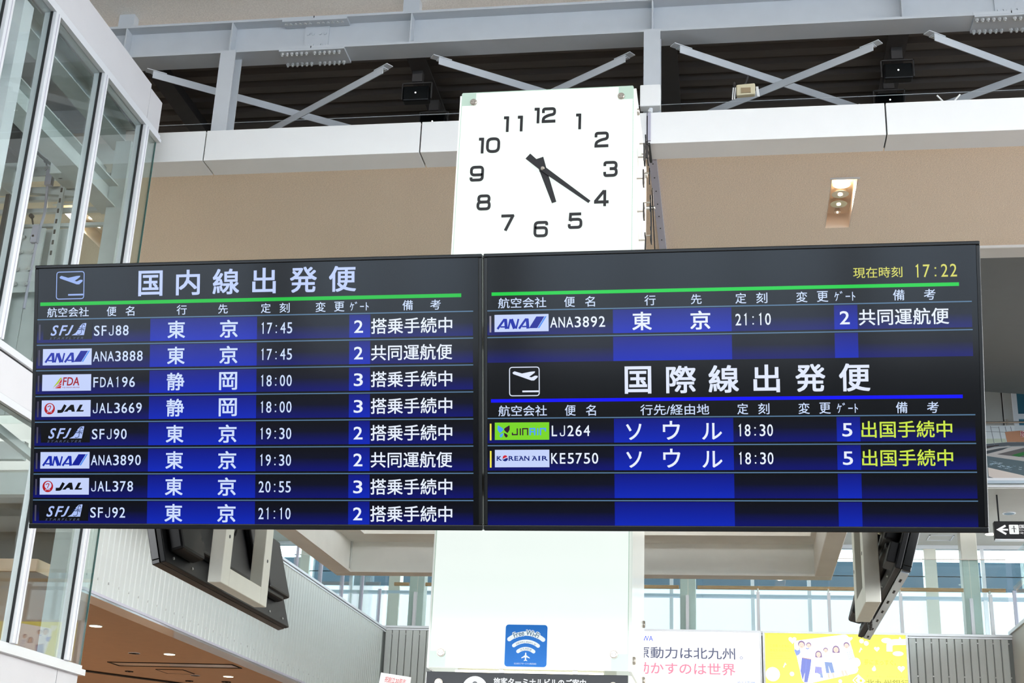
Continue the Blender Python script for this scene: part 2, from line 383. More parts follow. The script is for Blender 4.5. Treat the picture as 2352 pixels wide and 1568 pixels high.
o = B().cyl((4.56, 23.9, 10.84), (4.17, 19.0, 9.92), .010, 6).cyl((4.56, 23.86, 10.84), (4.56, 24, 10.84), .03, 8).build('tie_rod', STEEL_DK, None)
tag(o, 'thin steel tie rod slanting down from the grey ceiling at the right edge', 'rod')

# ------------------------------------------------------------------ truss: H-beam, posts, bracing
beam = thing('steel_beam', 'long light grey steel H-beam spanning the top of the picture', 'beam', (-2, 10.95, 8.72))
B().box(-9.5, 6, 10.9, 11.15, 8.72, 8.745).build('bottom_flange', STEEL, beam)
B().box(-9.5, 6, 10.9, 11.15, 9.055, 9.08).build('top_flange', STEEL, beam)
B().box(-9.5, 6, 11.02, 11.035, 8.745, 9.055).build('web', STEEL, beam)
for x in (-5.74, -4.66, -2.89, -.62, 1.60, 3.9): B().box(x-.006, x+.006, 10.905, 11.02, 8.745, 9.055).build('stiffener', STEEL, beam)
for sx in (-3.84, 2.53):
    p = B().box(sx-.32, sx+.32, 10.895, 11.155, 8.70, 8.72).build('splice_plate', STEEL, beam)
    q = B().box(sx-.33, sx+.31, 10.893, 10.90, 8.716, 8.749).build('splice_edge_plate', STEEL, beam)
    r = B().box(sx-.32, sx+.32, 10.895, 11.015, 9.03, 9.055).build('upper_splice_plate', STEEL, beam)
    w = B().box(sx-.12, sx+.12, 11.005, 11.02, 8.76, 9.03).build('web_plate', STEEL, beam)
    B().box(sx-.01, sx-.002, 10.890, 10.894, 8.722, 8.744).build('joint_mark', GASKET, p)
    B().box(sx-.01, sx-.002, 10.890, 10.894, 9.058, 9.078).build('joint_mark', GASKET, r)
    nut = B().cyl((0, 0, 0), (0, 0, -.022), .017, 6).cyl((0, 0, -.02), (0, 0, -.036), .010, 8).build('bolt', BOLT, p)
    first = True
    for k in range(12):
        x = sx-.285+.0475*k+(.035 if k > 5 else 0)-.01
        for y in (10.935, 11.115):
            if first: nut.location = (x, y, 8.70); first = False
            else: link_copy(nut, (x, y, 8.70), p)
        c = B().cyl((x, 10.945, 9.03), (x, 10.945, 9.022), .016, 10).build('bolt', BOLT, r)
    for x in (-.085, -.035, .035, .085):
        for z in (8.83, 8.95): B().cyl((sx+x, 11.005, z), (sx+x, 10.997, z), .016, 10).build('bolt', STEEL, w)
for i, x in enumerate((-5.80, -2.92)):
    o = B().box(x-.08, x+.08, 10.98, 11.08, 9.08, 9.27).build('hanger_bracket', STEEL)
    tag(o, ['grey bracket joining beam and ceiling beside the lift cladding', 'grey bracket joining beam and ceiling above the left part of the beam'][i], 'bracket', 'beam brackets')
for i, x in enumerate((-4.65, -.62)):
    p = thing('steel_post', ['light grey steel post left of the clock, between beam and white fascia', 'light grey steel post right of the clock with a white box on it'][i], 'post', (x, 10.9, 7.72), 'truss posts')
    B().box(x-.075, x+.075, 10.86, 10.872, 7.70, 8.72).build('front_flange', STEEL, p)
    B().box(x-.075, x+.075, 11.03, 11.042, 7.70, 8.72).build('rear_flange', STEEL, p)
    B().box(x-.005, x+.005, 10.872, 11.03, 7.70, 8.72).build('web', STEEL, p)
def brace(a, b, label):
    t = thing('diagonal_brace', label, 'brace', a, 'horizontal diagonal braces behind the beam')
    a = V(a); b = V(b); d = (b-a).normalized(); s = V((-d.y, d.x, 0))
    if s.y > 0: s = -s
    # steel angle: an upright leg facing the hall and a flat leg behind it
    B().beam(a+s*.03, b+s*.03, .008, .075).build('upright_leg', STEEL, t)
    B().beam(a+V((0, 0, .035)), b+V((0, 0, .035)), .07, .008).build('flat_leg', STEEL, t)
    for e, k in ((a, 1), (b, -1)):
        g = B().beam(e-d*.06*k+V((0, 0, .045)), e+d*.13*k+V((0, 0, .045)), .075, .008).build('gusset_plate', STEEL, t)
        for q in (.02, .07): B().cyl(e+d*q*k+V((0, 0, .04)), e+d*q*k+V((0, 0, .018)), .016, 8).build('bolt', BOLT, g)
nodes = [(-5.45, -3.12), (-2.63, -.85), (-.39, 1.35), (1.85, 3.6)]
wh = ['left of the clock, nearest the lift', 'running behind the top of the clock', 'right of the clock behind the beige device', 'at the right edge of the picture']
for i, (x0, x1) in enumerate(nodes):
    w = x1-x0; h = w*.70
    brace((x0, 10.99, 8.56), (x1+.05, 10.99+h*1.05, 8.56), 'grey angle brace falling to the right, '+wh[i])
    brace((x1, 10.97, 8.475), (x0-.05, 10.97+h*1.06, 8.475), 'grey angle brace rising to the right, '+wh[i])
# dark deck made of pressed ribs, on cross beams
deck = struct_root('ceiling_deck')
B().box(-12, 10, 11.16, 14.4, 9.03, 9.06).build('deck_sheet', DECK, deck)
B().box(-12, 10, 14.3, 14.4, 8.15, 9.06).build('back_sheet', DECK, deck)
r0 = B().prism([(-12, -.085, 0), (-12, .085, 0), (-12, .06, -.055), (-12, -.06, -.055)], (22, 0, 0)).build('deck_rib', DECK, deck)
for k in range(13):
    if k == 0: r0.location = (0, 11.28, 9.03)
    else: link_copy(r0, (0, 11.28+.245*k, 9.03), deck)
for i, x in enumerate((-5.55, -2.90, -.50, 1.60)):
    o = thing('cross_beam', ['dark cross beam under the deck next to the lift cladding', 'dark cross beam under the deck carrying floodlights left of the clock', 'dark cross beam under the deck behind the right steel post', 'dark cross beam under the deck carrying floodlights at the right'][i], 'beam', (x, 11.2, 8.75), 'dark roof cross beams')
    B().box(x-.09, x+.09, 11.16, 14.3, 8.76, 8.775).build('bottom_flange', STEEL_DK, o)
    B().box(x-.01, x+.01, 11.16, 14.3, 8.775, 8.975).build('web', STEEL_DK, o)
def flood(x, y, label):
    t = thing('floodlight', label, 'floodlight', (x, y, 8.62), 'black floodlights under the roof deck')
    b = B().box(x-.13, x+.13, y, y+.10, 8.42, 8.58).build('housing', TVBLACK, t, .015)
    B().box(x-.115, x+.115, y-.006, y, 8.435, 8.565).build('front_glass', TVBEZEL, b)
    B().cyl((x, y-.008, 8.50), (x, y-.003, 8.50), .008, 10).build('lamp', mat('small bright bulb', (255, 255, 255), .3, emit=(255, 255, 255), es=1.5), b)
    B().box(x-.15, x-.14, y+.04, y+.06, 8.46, 8.64).box(x+.14, x+.15, y+.04, y+.06, 8.46, 8.64).box(x-.15, x+.15, y+.04, y+.06, 8.63, 8.64).build('bracket', STEEL_DK, t)
    B().box(x-.05, x+.05, y+.02, y+.10, 8.64, 8.76).build('mounting_plate', STEEL_DK, t)
for x, y, l in ((-2.93, 11.42, 'black floodlight hanging high left of the clock, upper of two'), (-2.88, 11.98, 'black floodlight just above the white fascia left of the clock'), (1.60, 11.40, 'black floodlight hanging high at the right, upper of two'), (1.58, 11.93, 'black floodlight just above the white fascia at the right')): flood(x, y, l)
o = B().cyl((-6.5, 11.6, 8.36), (4.5, 11.6, 8.36), .003, 6)
tag(o.build('thin_wire', STEEL), 'thin pale wire stretched level behind the truss', 'wire')

# ------------------------------------------------------------------ white fascia below the truss
fas = struct_root('trim_1')
B().box(-9, 7, 10.66, 10.9, 7.44, 7.71).build('backing', GASKET, fas)
for k in range(-3, 4):
    x0 = -.645+2.01*k; 
    if k == -3: x0 = -6.675
    B().box(x0+.006, x0+2.004, 10.635, 10.925, 7.42, 7.725).build('fascia_panel', WHITE_PANEL, fas, .004)
# ---- recessed four-lamp downlights
def downlight(x, label):
    t = thing('recessed_downlight', label, 'downlight', (x, 12.09, 7.5), 'recessed lamp boxes in the beige soffit')
    b = B(); x0, x1, y0, y1 = x-.112, x+.112, 11.563, 12.617
    b.box(x0-.005, x0, y0, y1, 7.5, 7.66).box(x1, x1+.005, y0, y1, 7.5, 7.66).box(x0, x1, y0-.003, y0, 7.5, 7.66).box(x0, x1, y1, y1+.003, 7.5, 7.66)
    b.build('recess_box', LAMPBOX, t); B().box(x0, x1, y0, y1, 7.655, 7.67).build('back_plate', LAMPBOX, t)
    B().box(x0-.02, x1+.02, y0-.015, y0, 7.485, 7.5).build('rim', ALU, t)
    for k in range(4):
        yy = (11.90, 12.10, 12.31, 12.49)[k]; r = .08 if k < 3 else .035
        cup = B().cyl((x, yy, 7.655), (x, yy, 7.605), r*.55, 20, r2=r).build('lamp_cup', LAMPCUP if k else LAMPON, t, smooth=False)
        B().cyl((x, yy, 7.61), (x, yy, 7.598), r*(.6 if k == 0 else .25), 12).build('bulb', LAMPHOT if k < 2 else LAMPON, cup)
    l = bpy.data.lights.new('lamp', 'SPOT'); l.energy = 160; l.color = (1, .82, .64); l.spot_size = math.radians(150); l.shadow_soft_size = .05
    o = bpy.data.objects.new('lamp_light', l); C.objects.link(o); o.location = (x, 12.0, 7.59); o.parent = t; o.matrix_parent_inverse = Matrix.Translation(-V(t.location))
downlight(lampx[1], 'lit recessed downlight with a row of lamps right of the clock')
downlight(lampx[0], 'lit recessed downlight seen through the lift glass')
# ---- junction box, conduit, beige device
t = thing('junction_box', 'white square junction box on the steel post right of the clock', 'box', (-.62, 10.8, 7.83))
B().box(-.715, -.535, 10.70, 10.80, 7.83, 8.045).build('cover', WHITE_PANEL, t, .008)
B().box(-.69, -.56, 10.80, 10.86, 7.86, 8.02).build('rear_housing', WHITE_PANEL, t)
B().cyl((-.622, 10.75, 7.83), (-.622, 10.75, 7.78), .018, 10).build('cable_gland', ALU, t)
t = thing('cable_duct', 'slim lilac grey cable duct running down from the junction box', 'duct', (-.62, 10.6, 7.5))
B().tube([(-.622, 10.75, 7.78), (-.628, 10.62, 7.735), (-.625, 10.615, 7.72)], .012).build('cable', ALU, t)
B().box(-.64, -.615, 10.612, 10.634, 7.44, 7.71).build('upper_duct', CONDUIT, t)
B().box(-.64, -.618, 10.612, 10.94, 7.395, 7.418).build('bent_duct', GASKET, t)
o = B().box(-.655, -.585, 11.02, 13.12, 7.46, 7.498).build('flat_duct', CONDUIT, t)
for k in range(8): B().cyl((-.62, 11.08+.27*k, 7.455), (-.62, 11.08+.27*k, 7.461), .007, 6).build('screw', GASKET, o)
t = thing('wireless_device', 'small beige device with four white aerials on a brace', 'device', (.2, 10.9, 8.0))
B().prism([(.125, 10.83, 7.975), (.29, 10.83, 7.985), (.29, 10.83, 8.095), (.125, 10.83, 8.085)], (0, .06, 0)).build('housing', BEIGEPLASTIC, t, .012)
B().box(.165, .25, 10.822, 10.832, 7.995, 8.045).build('lens', BROWNLABEL, t)
for x, s in ((.10, 1), (.118, 1), (.30, -1), (.312, -1)): B().cyl((x, 10.86, 8.07), (x-.01*s, 10.86, 7.95+.02*(x > .2)), .006, 6).build('aerial', WHITE_PANEL, t)
B().cyl((.11, 10.86, 8.09), (.11, 10.9, 8.14), .012, 8).cyl((.2, 10.86, 8.09), (.25, 11.45, 8.55), .008, 6).build('mounting_arm', STEEL_DK, t)
t = thing('ceiling_router', 'white round device with two raised aerials on top of the fascia', 'device', (1.9, 10.75, 7.725))
B().cyl((1.9, 10.75, 7.725), (1.9, 10.75, 7.75), .07, 16, r2=.03).build('housing', WHITE_PANEL, t)
for s in (-1, 1): B().cyl((1.9+.03*s, 10.72, 7.745), (1.9+.095*s, 10.70, 7.815), .007, 6).build('aerial', WHITE_PANEL, t)

# ------------------------------------------------------------------ white beam frame over the stairwell void
ring = thing('beam_frame', 'large pale grey boxed beam frame below the displays', 'beam', (-1.6, 14.4, 4.4))
RINGM = mat('pale grey beam paint', (238, 240, 234), .5, noise=.05, nscale=3)
B().box(-4.21, 1.03, 14.30, 14.50, 4.40, 5.0).build('far_beam', RINGM, ring, .01)
B().box(-4.21, -4.02, 11.5, 14.30, 4.40, 5.0).build('left_beam', RINGM, ring, .01)
B().box(.85, 1.03, 11.5, 14.30, 4.40, 5.0).build('right_beam', RINGM, ring, .01)
B().box(-4.02, .85, 13.91, 14.30, 4.73, 4.78).build('far_lip', RINGM, ring)
B().box(-4.02, -3.78, 11.5, 13.91, 4.73, 4.78).build('left_lip', RINGM, ring)
B().box(.80, .85, 11.5, 13.91, 4.73, 4.78).build('right_lip', RINGM, ring)
B().box(-4.02, .85, 14.28, 14.30, 4.40, 4.425).box(-4.02, -4.0, 11.5, 14.28, 4.40, 4.425).build('edge_bead', RINGM, ring)
B().tube([(-4.01, 14.29, 4.74), (-4.012, 14.29, 4.43)], .012).build('corner_seam', SIDING, ring)
B().box(-5.38, 1.03, 11.3, 11.5, 4.40, 5.0).build('near_beam', RINGM, ring, .01)

# ------------------------------------------------------------------ balustrades
POSTGREY = mat('pale grey post', (206, 206, 208), .4)
def rail_post_y(y, label=None): pass
t = thing('glass_balustrade', 'blue-tinted glass balustrade with slim posts along the top of the ribbed left wall', 'balustrade', (-5.42, 16, 4.93))
for k in range(10):
    y0 = 11.4+1.085*k; y1 = min(y0+1.06, 21.4)
    B().box(-5.425, -5.413, y0, y1, 4.93, 6.02).build('glass_pane', GL_RAIL, t)
    B().box(-5.45, -5.40, y0-.04, y0-.0, 4.93, 5.48).build('post', CONDUIT, t)
t = thing('glass_balustrade', 'glass balustrade with an oak handrail along the top of the far wall', 'balustrade', (-.6, 21.49, 4.97))
for x in (-4.925, -3.86, -2.79, -1.72, -.65, .42, 1.475, 2.53, 3.55, 3.83): B().box(x-.024, x+.024, 21.46, 21.51, 4.965, 5.56 if x not in (-4.925, -.65, 3.55) else 5.50).build('post', POSTGREY, t)
xs = (-5.4, -4.9, -3.85, -2.78, -1.71, -.64, .43, 1.485, 2.54, 3.56, 4.09)
for a, b_ in zip(xs, xs[1:]): B().box(a+.006, b_-.006, 21.484, 21.496, 4.965, 6.08).build('glass_pane', GL_RAIL, t)
B().box(-5.4, 4.09, 21.48, 21.50, 6.08, 6.092).build('glass_edge', SATIN, t)
for a, b_ in ((-5.3, -5.06), (-4.79, -.78), (-.50, 3.46), (3.73, 4.07)): B().cyl((a, 21.57, 5.64), (b_, 21.57, 5.64), .03, 12).build('handrail', WOOD, t)
for x in (-3.86, -2.79, -1.72, .42, 1.475, 2.53, 3.83): B().box(x-.012, x+.012, 21.5, 21.57, 5.58, 5.62).build('rail_bracket', SATIN, t)
t = thing('glass_balustrade', 'glass balustrade rising at the right edge on the return wall', 'balustrade', (4.16, 20, 5.03))
for k in range(7):
    y0 = 21.4-1.0*k; B().box(4.15, 4.162, y0-.98, y0, 5.03, 6.1).build('glass_pane', GL_RAIL, t)
    B().box(4.13, 4.18, y0-.06, y0, 5.03, 5.6).build('post', CONDUIT, t)
B().beam((4.2, 21.5, 5.66), (4.2, 14.5, 5.66), .05, .05).build('handrail', WOOD, t)
# ------------------------------------------------------------------ departure displays
TILT = math.radians(16); ct, st = math.cos(TILT), math.sin(TILT)
SD = V((0, st, -ct)); SN = V((0, -ct, -st)); SW, SH = 1.660, .955
ZB, YB = 2.648, 4.60
TOPL = V((0, YB-SH*st, ZB+SH*ct))
TXT = (206, 222, 255); TXTW = (232, 240, 255)
def tv(root, O, U, D, N, w, h, back_detail=True):
    """a thin large display: bezel frame, glass face, back shell; O top-left corner as its viewer sees it"""
    O, U, D, N = V(O), V(U), V(D), V(N)
    def bx(mb, u0, u1, v0, v1, n0, n1):
        c = O+U*(u0+u1)/2+D*(v0+v1)/2+N*(n0+n1)/2
        return mb.obox(c, U*(u1-u0)/2, D*(v1-v0)/2, N*(n1-n0)/2)
    b = .013; mb = B()
    bx(mb, 0, w, 0, b, -.03, .004); bx(mb, 0, w, h-b-.006, h, -.03, .004); bx(mb, 0, b, b, h-b-.006, -.03, .004); bx(mb, w-b, w, b, h-b-.006, -.03, .004)
    mb.build('bezel', TVBEZEL, root, .003)
    bx(B(), 0, w, 0, h, -.055, -.031).build('rear_rim', TVBLACK, root, .004)
    s = B(); bx(s, .16, w-.16, .14, h-.10, -.10, -.055)
    back = s.build('back_cover', TVBLACK, root, .012)
    if back_detail:
        d = B(); bx(d, .10, .42, h-.42, h-.12, -.115, -.055); d.build('vent_cover', TVBLACK, back, .01)
        d = B(); bx(d, w-.30, w-.05, h-.30, h-.05, -.12, -.055); d.build('speaker_box', TVBLACK, back, .012)
        d = B(); 
        for k in range(9): bx(d, w-.62+.0, w-.50, h-.55+.018*k, h-.545+.018*k, -.104, -.10)
        o = d.build('vent_slots', GASKET, back); o['kind'] = 'stuff'
        d = B()
        for k in range(8): d.cyl(O+U*(.1+k*.21)+D*(h-.03)+N*-.055, O+U*(.1+k*.21)+D*(h-.03)+N*-.060, .006, 6)
        o = d.build('screws', BOLT, back); o['kind'] = 'stuff'
        d = B(); bx(d, w*.52, w*.66, h-.09, h-.035, -.09, -.055); d.build('socket_panel', TVBLACK, back, .006)
        for q in (.38, .62):
            d = B(); bx(d, w*q-.03, w*q+.03, .18, h-.16, -.135, -.10); d.build('mounting_rail', TVBLACK, back, .01)
    return bx
def base_screen(K):
    K.z = 0.4; K.rect(.013, SW-.013, .013, SH-.019, (3, 5, 9))
def rowcells(K, T, bottom=None, last=False):
    """one row: black at the top to blue at the foot, two brighter columns"""
    K.z = 1; b = bottom or T+.085; t = T+.004
    seg = [(.012, .448), (.848, 1.186), (1.262, 1.628)]
    for a, e in seg:
        K.shape([(a, t), (e, t), (e, t+.035), (a, t+.035), (e, b), (a, b)], [(0, 1, 2, 3), (3, 2, 4, 5)], [(1, 2, 6), (1, 2, 6), (1, 4, 30), (1, 4, 30), (1, 8, 108), (1, 8, 108)])
    for a, e in ((.448, .848), (1.186, 1.262)):
        K.rect(a, e, t, b, (1, 14, 124), (2, 36, 184))
def sepline(K, v, c=(88, 124, 158)): K.z = 2; K.rect(.010, 1.629, v-.0018, v+.0018, c)
def heads(K, v0, v1, short=True):
    K.z = 3
    K.text('航空会社', .051, .219 if not short else .212, v0, v1, TXT, .006); EM('column_heading')
    for i, (s, a, b) in enumerate((('便', .281, .318), ('名', .353, .387), ('定', .862, .898), ('刻', .931, .968), ('変', 1.063, 1.100), ('更', 1.131, 1.168), ('備', 1.378, 1.415), ('考', 1.477, 1.514))):
        K.text(s, a, b, v0, v1, TXT, .006)
        if i % 2: EM('column_heading')
    K.text('ｹﾞｰﾄ', 1.188, 1.256, v0+.001, v1-.002, TXT, .004)
def plane_icon(K, u0, u1, v0, v1, c):
    K.z = 3; r = .010; w = .0032
    pts = rounded([(u0, v0), (u1, v0), (u1, v1), (u0, v1)], r, True, 4); K.line(pts, w, c, True)
    W_, H_ = u1-u0, v1-v0; f = lambda x, y: (u0+x*W_, v0+y*H_)
    K.poly([f(.12, .17), f(.17, .14), f(.42, .22), f(.72, .16), f(.86, .15), f(.85, .20), f(.66, .34), f(.74, .36), f(.86, .30), f(.95, .31), f(.95, .36), f(.83, .47), f(.74, .47), f(.45, .36), f(.13, .24), f(.10, .20)], c)
    K.rect(u0+.43*W_, u1-.002, v0+.82*H_, v0+.88*H_, c)
def ribbonpoly(K, pts, w, c): K.line(pts, w, c)
def logo(K, kind, u0, v0, u1, v1):
    W_, H_ = u1-u0, v1-v0; f = lambda x, y: (u0+x*W_, v0+y*H_); P = lambda l: [f(*q) for q in l]
    WB = (196, 210, 250); K.z = 3
    if kind == 'sfj':
        K.rect(u0, u1, v0, v1, (3, 4, 8)); K.z = 4; c = (172, 192, 245)
        K.text('S', *[f(.15, 0)[0], f(.31, 0)[0]], f(0, .12)[1], f(0, .76)[1], c, .02, .35)
        K.text('F', *[f(.32, 0)[0], f(.50, 0)[0]], f(0, .13)[1], f(0, .75)[1], c, .02, .35)
        K.text('J', *[f(.45, 0)[0], f(.62, 0)[0]], f(0, .13)[1], f(0, .76)[1], c, .02, .35)
        K.poly(P([(.58, .75), (.66, .62), (.71, .42), (.75, .20), (.80, .05), (.87, .01), (.88, .05), (.835, .75)]), c)
        K.z = 5
        for dx, dy in ((0, 0), (-.015, .30)):
            K.line(P(rounded([(.845+dx, .20+dy), (.84+dx, .09+dy), (.80+dx, .11+dy), (.795+dx, .24+dy), (.79+dx, .36+dy), (.74+dx, .42+dy), (.71+dx, .38+dy)], .03)), .0022, (20, 40, 90))
        K.line(P([(.69, .33), (.745, .29), (.80, .33), (.86, .28)]), .0018, (20, 40, 90)); K.line(P([(.66, .42), (.72, .39), (.79, .42), (.85, .38)]), .0015, (20, 40, 90))
        K.z = 4; K.text('S T A R F L Y E R', f(.13, 0)[0], f(.82, 0)[0], f(0, .86)[1], f(0, .99)[1], (84, 96, 130), .0, .3)
        return
    K.rect(u0, u1, v0, v1, (122, 214, 36) if kind == 'jin' else WB); K.z = 4
    if kind == 'ana':
        n = (16, 40, 168)
        for q in (0, .40):
            K.line(P([(.055+q, .83), (.185+q, .27)]), .0075, n); K.line(P([(.205+q, .26), (.220+q, .83)]), .0105, n); K.line(P([(.11+q, .71), (.20+q, .71)]), .005, n)
            K.line(P([(.165+q, .28), (.225+q, .28)]), .005, n)
        K.line(P([(.255, .83), (.295, .26)]), .006, n); K.line(P([(.31, .27), (.375, .82)]), .0125, n); K.line(P([(.40, .83), (.445, .26)]), .006, n)
        K.poly(P([(.64, .81), (.775, .14), (.925, .14), (.79, .81)]), (8, 26, 150)); K.poly(P([(.80, .81), (.935, .14), (.965, .13), (.83, .81)]), (70, 140, 240))
    if kind == 'fda':
        r = (160, 30, 44)
        K.poly(P([(.22, .82), (.37, .20), (.405, .20), (.33, .55)]), (176, 200, 40)); K.poly(P([(.23, .84), (.33, .60), (.41, .22), (.385, .84)]), (196, 32, 30))
        K.z = 5; K.line(P([(.24, .83), (.40, .50)]), .0018, WB); K.line(P([(.25, .84), (.40, .64)]), .0016, WB)
        K.text('FDA', f(.42, 0)[0], f(.76, 0)[0], f(0, .17)[1], f(0, .68)[1], r, .02, .12); K.text('FUJI DREAM AIRLINES', f(.42, 0)[0], f(.77, 0)[0], f(0, .76)[1], f(0, .85)[1], r, .01)
    if kind == 'jal':
        x, y = f(.165, .51); K.disc(x, y, .0205, (176, 22, 30), 28); K.z = 5; K.disc(x+.001, y-.004, .0135, WB, 24)
        K.z = 6; K.line(rounded([(x-.008, y-.006), (x, y-.011), (x+.006, y-.008), (x+.002, y-.001), (x-.001, y+.006)], .004), .003, (176, 22, 30))
        K.poly([(x-.019, y+.004), (x-.010, y+.010), (x, y+.011), (x+.010, y+.010), (x+.019, y+.004), (x+.012, y+.016), (x, y+.0195), (x-.012, y+.016)], (176, 22, 30))
        K.z = 7; K.text('JAL', x-.011, x+.011, y+.0085, y+.0145, WB, .03, .2)
        k = (4, 5, 6)
        K.line(P(rounded([(.33, .68), (.42, .68), (.49, .29)], .05)), .011, k)
        K.poly(P([(.46, .70), (.60, .28), (.66, .28), (.685, .70), (.62, .70), (.61, .60), (.56, .60), (.53, .70)]), k); K.poly(P([(.71, .70), (.785, .28), (.845, .28), (.79, .61), (.87, .61), (.855, .70)]), k)
    if kind == 'jin':
        bl, pu = (78, 158, 250), (50, 12, 46)
        K.poly(P(rounded([(.055, .15), (.16, .35), (.155, .45), (.095, .62), (.05, .42)], .05, True, 4)), bl); K.poly(P(rounded([(.095, .70), (.155, .58), (.15, .75), (.115, .88), (.09, .80)], .04, True, 4)), bl)
        K.poly(P(rounded([(.275, .15), (.17, .35), (.175, .45), (.235, .62), (.275, .42)], .05, True, 4)), pu); K.poly(P(rounded([(.235, .70), (.17, .58), (.175, .75), (.21, .88), (.24, .80)], .04, True, 4)), pu)
        w = .0042
        K.line(P([(.325, .58), (.325, .70), (.415, .70), (.415, .34)]), w, pu); K.line(P([(.47, .74), (.47, .34)]), w, pu); K.line(P([(.515, .74), (.515, .36), (.605, .36), (.605, .74)]), w, pu)
        K.line(P([(.65, .74), (.65, .36), (.735, .36), (.735, .74)]), w*1.15, bl); K.line(P([(.65, .54), (.735, .54)]), w, bl); K.line(P([(.79, .74), (.79, .34)]), w*1.1, bl); K.line(P([(.84, .74), (.84, .36), (.93, .36), (.93, .52)]), w*1.1, bl)
    if kind == 'kal':
        n = (8, 30, 120)
        def serif(ch, x0, x1):
            K.text(ch, f(x0, 0)[0], f(x1, 0)[0], f(0, .36)[1], f(0, .61)[1], n, .035)
            K.rect(f(x0, 0)[0], f(x0+.035, 0)[0], f(0, .355)[1], f(0, .385)[1], n); K.rect(f(x0-.004, 0)[0], f(x0+.03, 0)[0], f(0, .595)[1], f(0, .625)[1], n); K.rect(f(x1-.03, 0)[0], f(x1+.004, 0)[0], f(0, .595)[1], f(0, .625)[1], n)
        for ch, a, b in (('K', .035, .125), ('R', .255, .345), ('E', .36, .43), ('A', .445, .53), ('N', .54, .635), ('A', .685, .775), ('I', .80, .83), ('R', .865, .965)): serif(ch, a, b)
        x, y = f(.19, .48); K.disc(x, y-.0015, .0085, (206, 30, 50), 20); K.z = 5
        K.poly([(x+.0095*math.cos(a), y+.002+.0085*math.sin(a)) for a in [math.pi*k/10-.25 for k in range(12)]], n); K.line(rounded([(x-.008, y+.004), (x-.002, y+.001), (x+.002, y-.001), (x+.009, y-.004)], .003), .0028, WB)
def flight(K, T, kind, no, dest, tm, gate, rem, logo_on=True, bar=(74, 72, 92), c=TXT, remc=TXTW, emit=None):
    K.z = 2; K.rect(.0205, .0265, T+.018, T+.075, bar); emit('row_marker')
    logo(K, kind, .038, T+.0145, .2265, T+.074); emit('airline_logo')
    K.z = 3; L = len(no); K.mono(no, .2305, .2305+.0277*L, T+.026, T+.0625, c, .008); emit('flight_number')
    if dest[0] == 'ソ':
        for s, a, b, y0, y1 in zip(dest, (.489, .613, .744), (.541, .670, .810), (.022, .013, .021), (.0765, .0765, .0765)): K.text(s, a, b, T+y0, T+y1, TXTW, .012)
    else:
        K.text(dest[0], .514, .580, T+.0135, T+.0765, c, .016); emit('destination_name'); K.text(dest[1], .710, .777, T+.0135, T+.0775, c, .016)
    emit('destination_name'); K.mono(tm, .858, .981, T+.0265, T+.066, c, .006); emit('departure_time'); K.mono(gate, 1.198, 1.242, T+.0245, T+.0685, TXTW, .012, .76); emit('gate_number')
    K.text(rem, 1.2655, 1.555, T+.0185, T+.0735, remc, .010); emit('remark')
EM = lambda n: K.build(n, INK_SCR, scr)
def screen_plane(x0): return Ink((x0, TOPL.y, TOPL.z), (1, 0, 0), SD, SN, 1.0, .00035)
XL, XR = -2.4945, -.8285
lay = []
for x0, lab in ((XL, 'left half of the departures board, listing eight domestic flights'), (XR, 'right half of the departures board, with a green bar above a blue bar')):
    t = thing('departure_display', lab, 'display', (x0+SW/2, YB+.05, ZB), 'pair of departure displays')
    O = V((x0, TOPL.y, TOPL.z)); tv(t, O, V((1, 0, 0)), SD, SN, SW, SH)
    K = screen_plane(x0); lay.append((t, K))
t, K = lay[0]
base_screen(K); rows = [.200+.0933*k for k in range(8)]
for k, T in enumerate(rows): rowcells(K, T, .936 if k == 7 else None)
for T in rows: sepline(K, T)
K.z = 2; K.rect(.023, 1.587, .137, .150, (0, 190, 50))
scr = K.build('screen', INK_SCR, t)
for s, a, b in (('国', .400, .492), ('内', .543, .633), ('線', .681, .780), ('出', .829, .916), ('発', .968, 1.067), ('便', 1.111, 1.210)):
    K.z = 3; K.text(s, a, b, .030, .122, (190, 206, 252), .016); K.build('title_character', INK_SCR, scr)
plane_icon(K, .085, .191, .027, .126, (150, 175, 235)); K.build('departure_symbol', INK_SCR, scr)
heads(K, .157, .192); K.build('column_heading', INK_SCR, scr)
F = [('sfj', 'SFJ88', '東京', '17:45', '2', '搭乗手続中'), ('ana', 'ANA3888', '東京', '17:45', '2', '共同運航便'), ('fda', 'FDA196', '静岡', '18:00', '3', '搭乗手続中'), ('jal', 'JAL3669', '静岡', '18:00', '3', '搭乗手続中'),
     ('sfj', 'SFJ90', '東京', '19:30', '2', '搭乗手続中'), ('ana', 'ANA3890', '東京', '19:30', '2', '共同運航便'), ('jal', 'JAL378', '東京', '20:55', '3', '搭乗手続中'), ('sfj', 'SFJ92', '東京', '21:10', '2', '搭乗手続中')]
for T, r in zip(rows, F):
    flight(K, T, *r, emit=EM)
t, K = lay[1]
base_screen(K)
for T, b in ((.200, None), (.293, .380)): rowcells(K, T, b)
rb = [.572, .6655, .759, .8525]
for k, T in enumerate(rb): rowcells(K, T, .939 if k == 3 else None)
for v in (.200, .293, *rb): sepline(K, v)
K.z = 2; K.rect(.028, 1.590, .136, .148, (0, 205, 60)); K.rect(.025, 1.591, .506, .5175, (0, 0, 255))
scr = K.build('screen', INK_SCR, t)
YEL = (216, 214, 92)
K.z = 3; K.text('現在時刻', 1.251, 1.410, .079, .115, YEL, .004); K.mono('17:22', 1.444, 1.588, .074, .117, YEL, .002, .80); K.build('current_time', INK_SCR, scr)
heads(K, .156, .192, False); K.build('column_heading', INK_SCR, scr)
K.z = 3; K.text('行', .556, .594, .157, .192, TXT, .006); K.text('先', .713, .749, .157, .191, TXT, .006); K.build('column_heading', INK_SCR, scr)
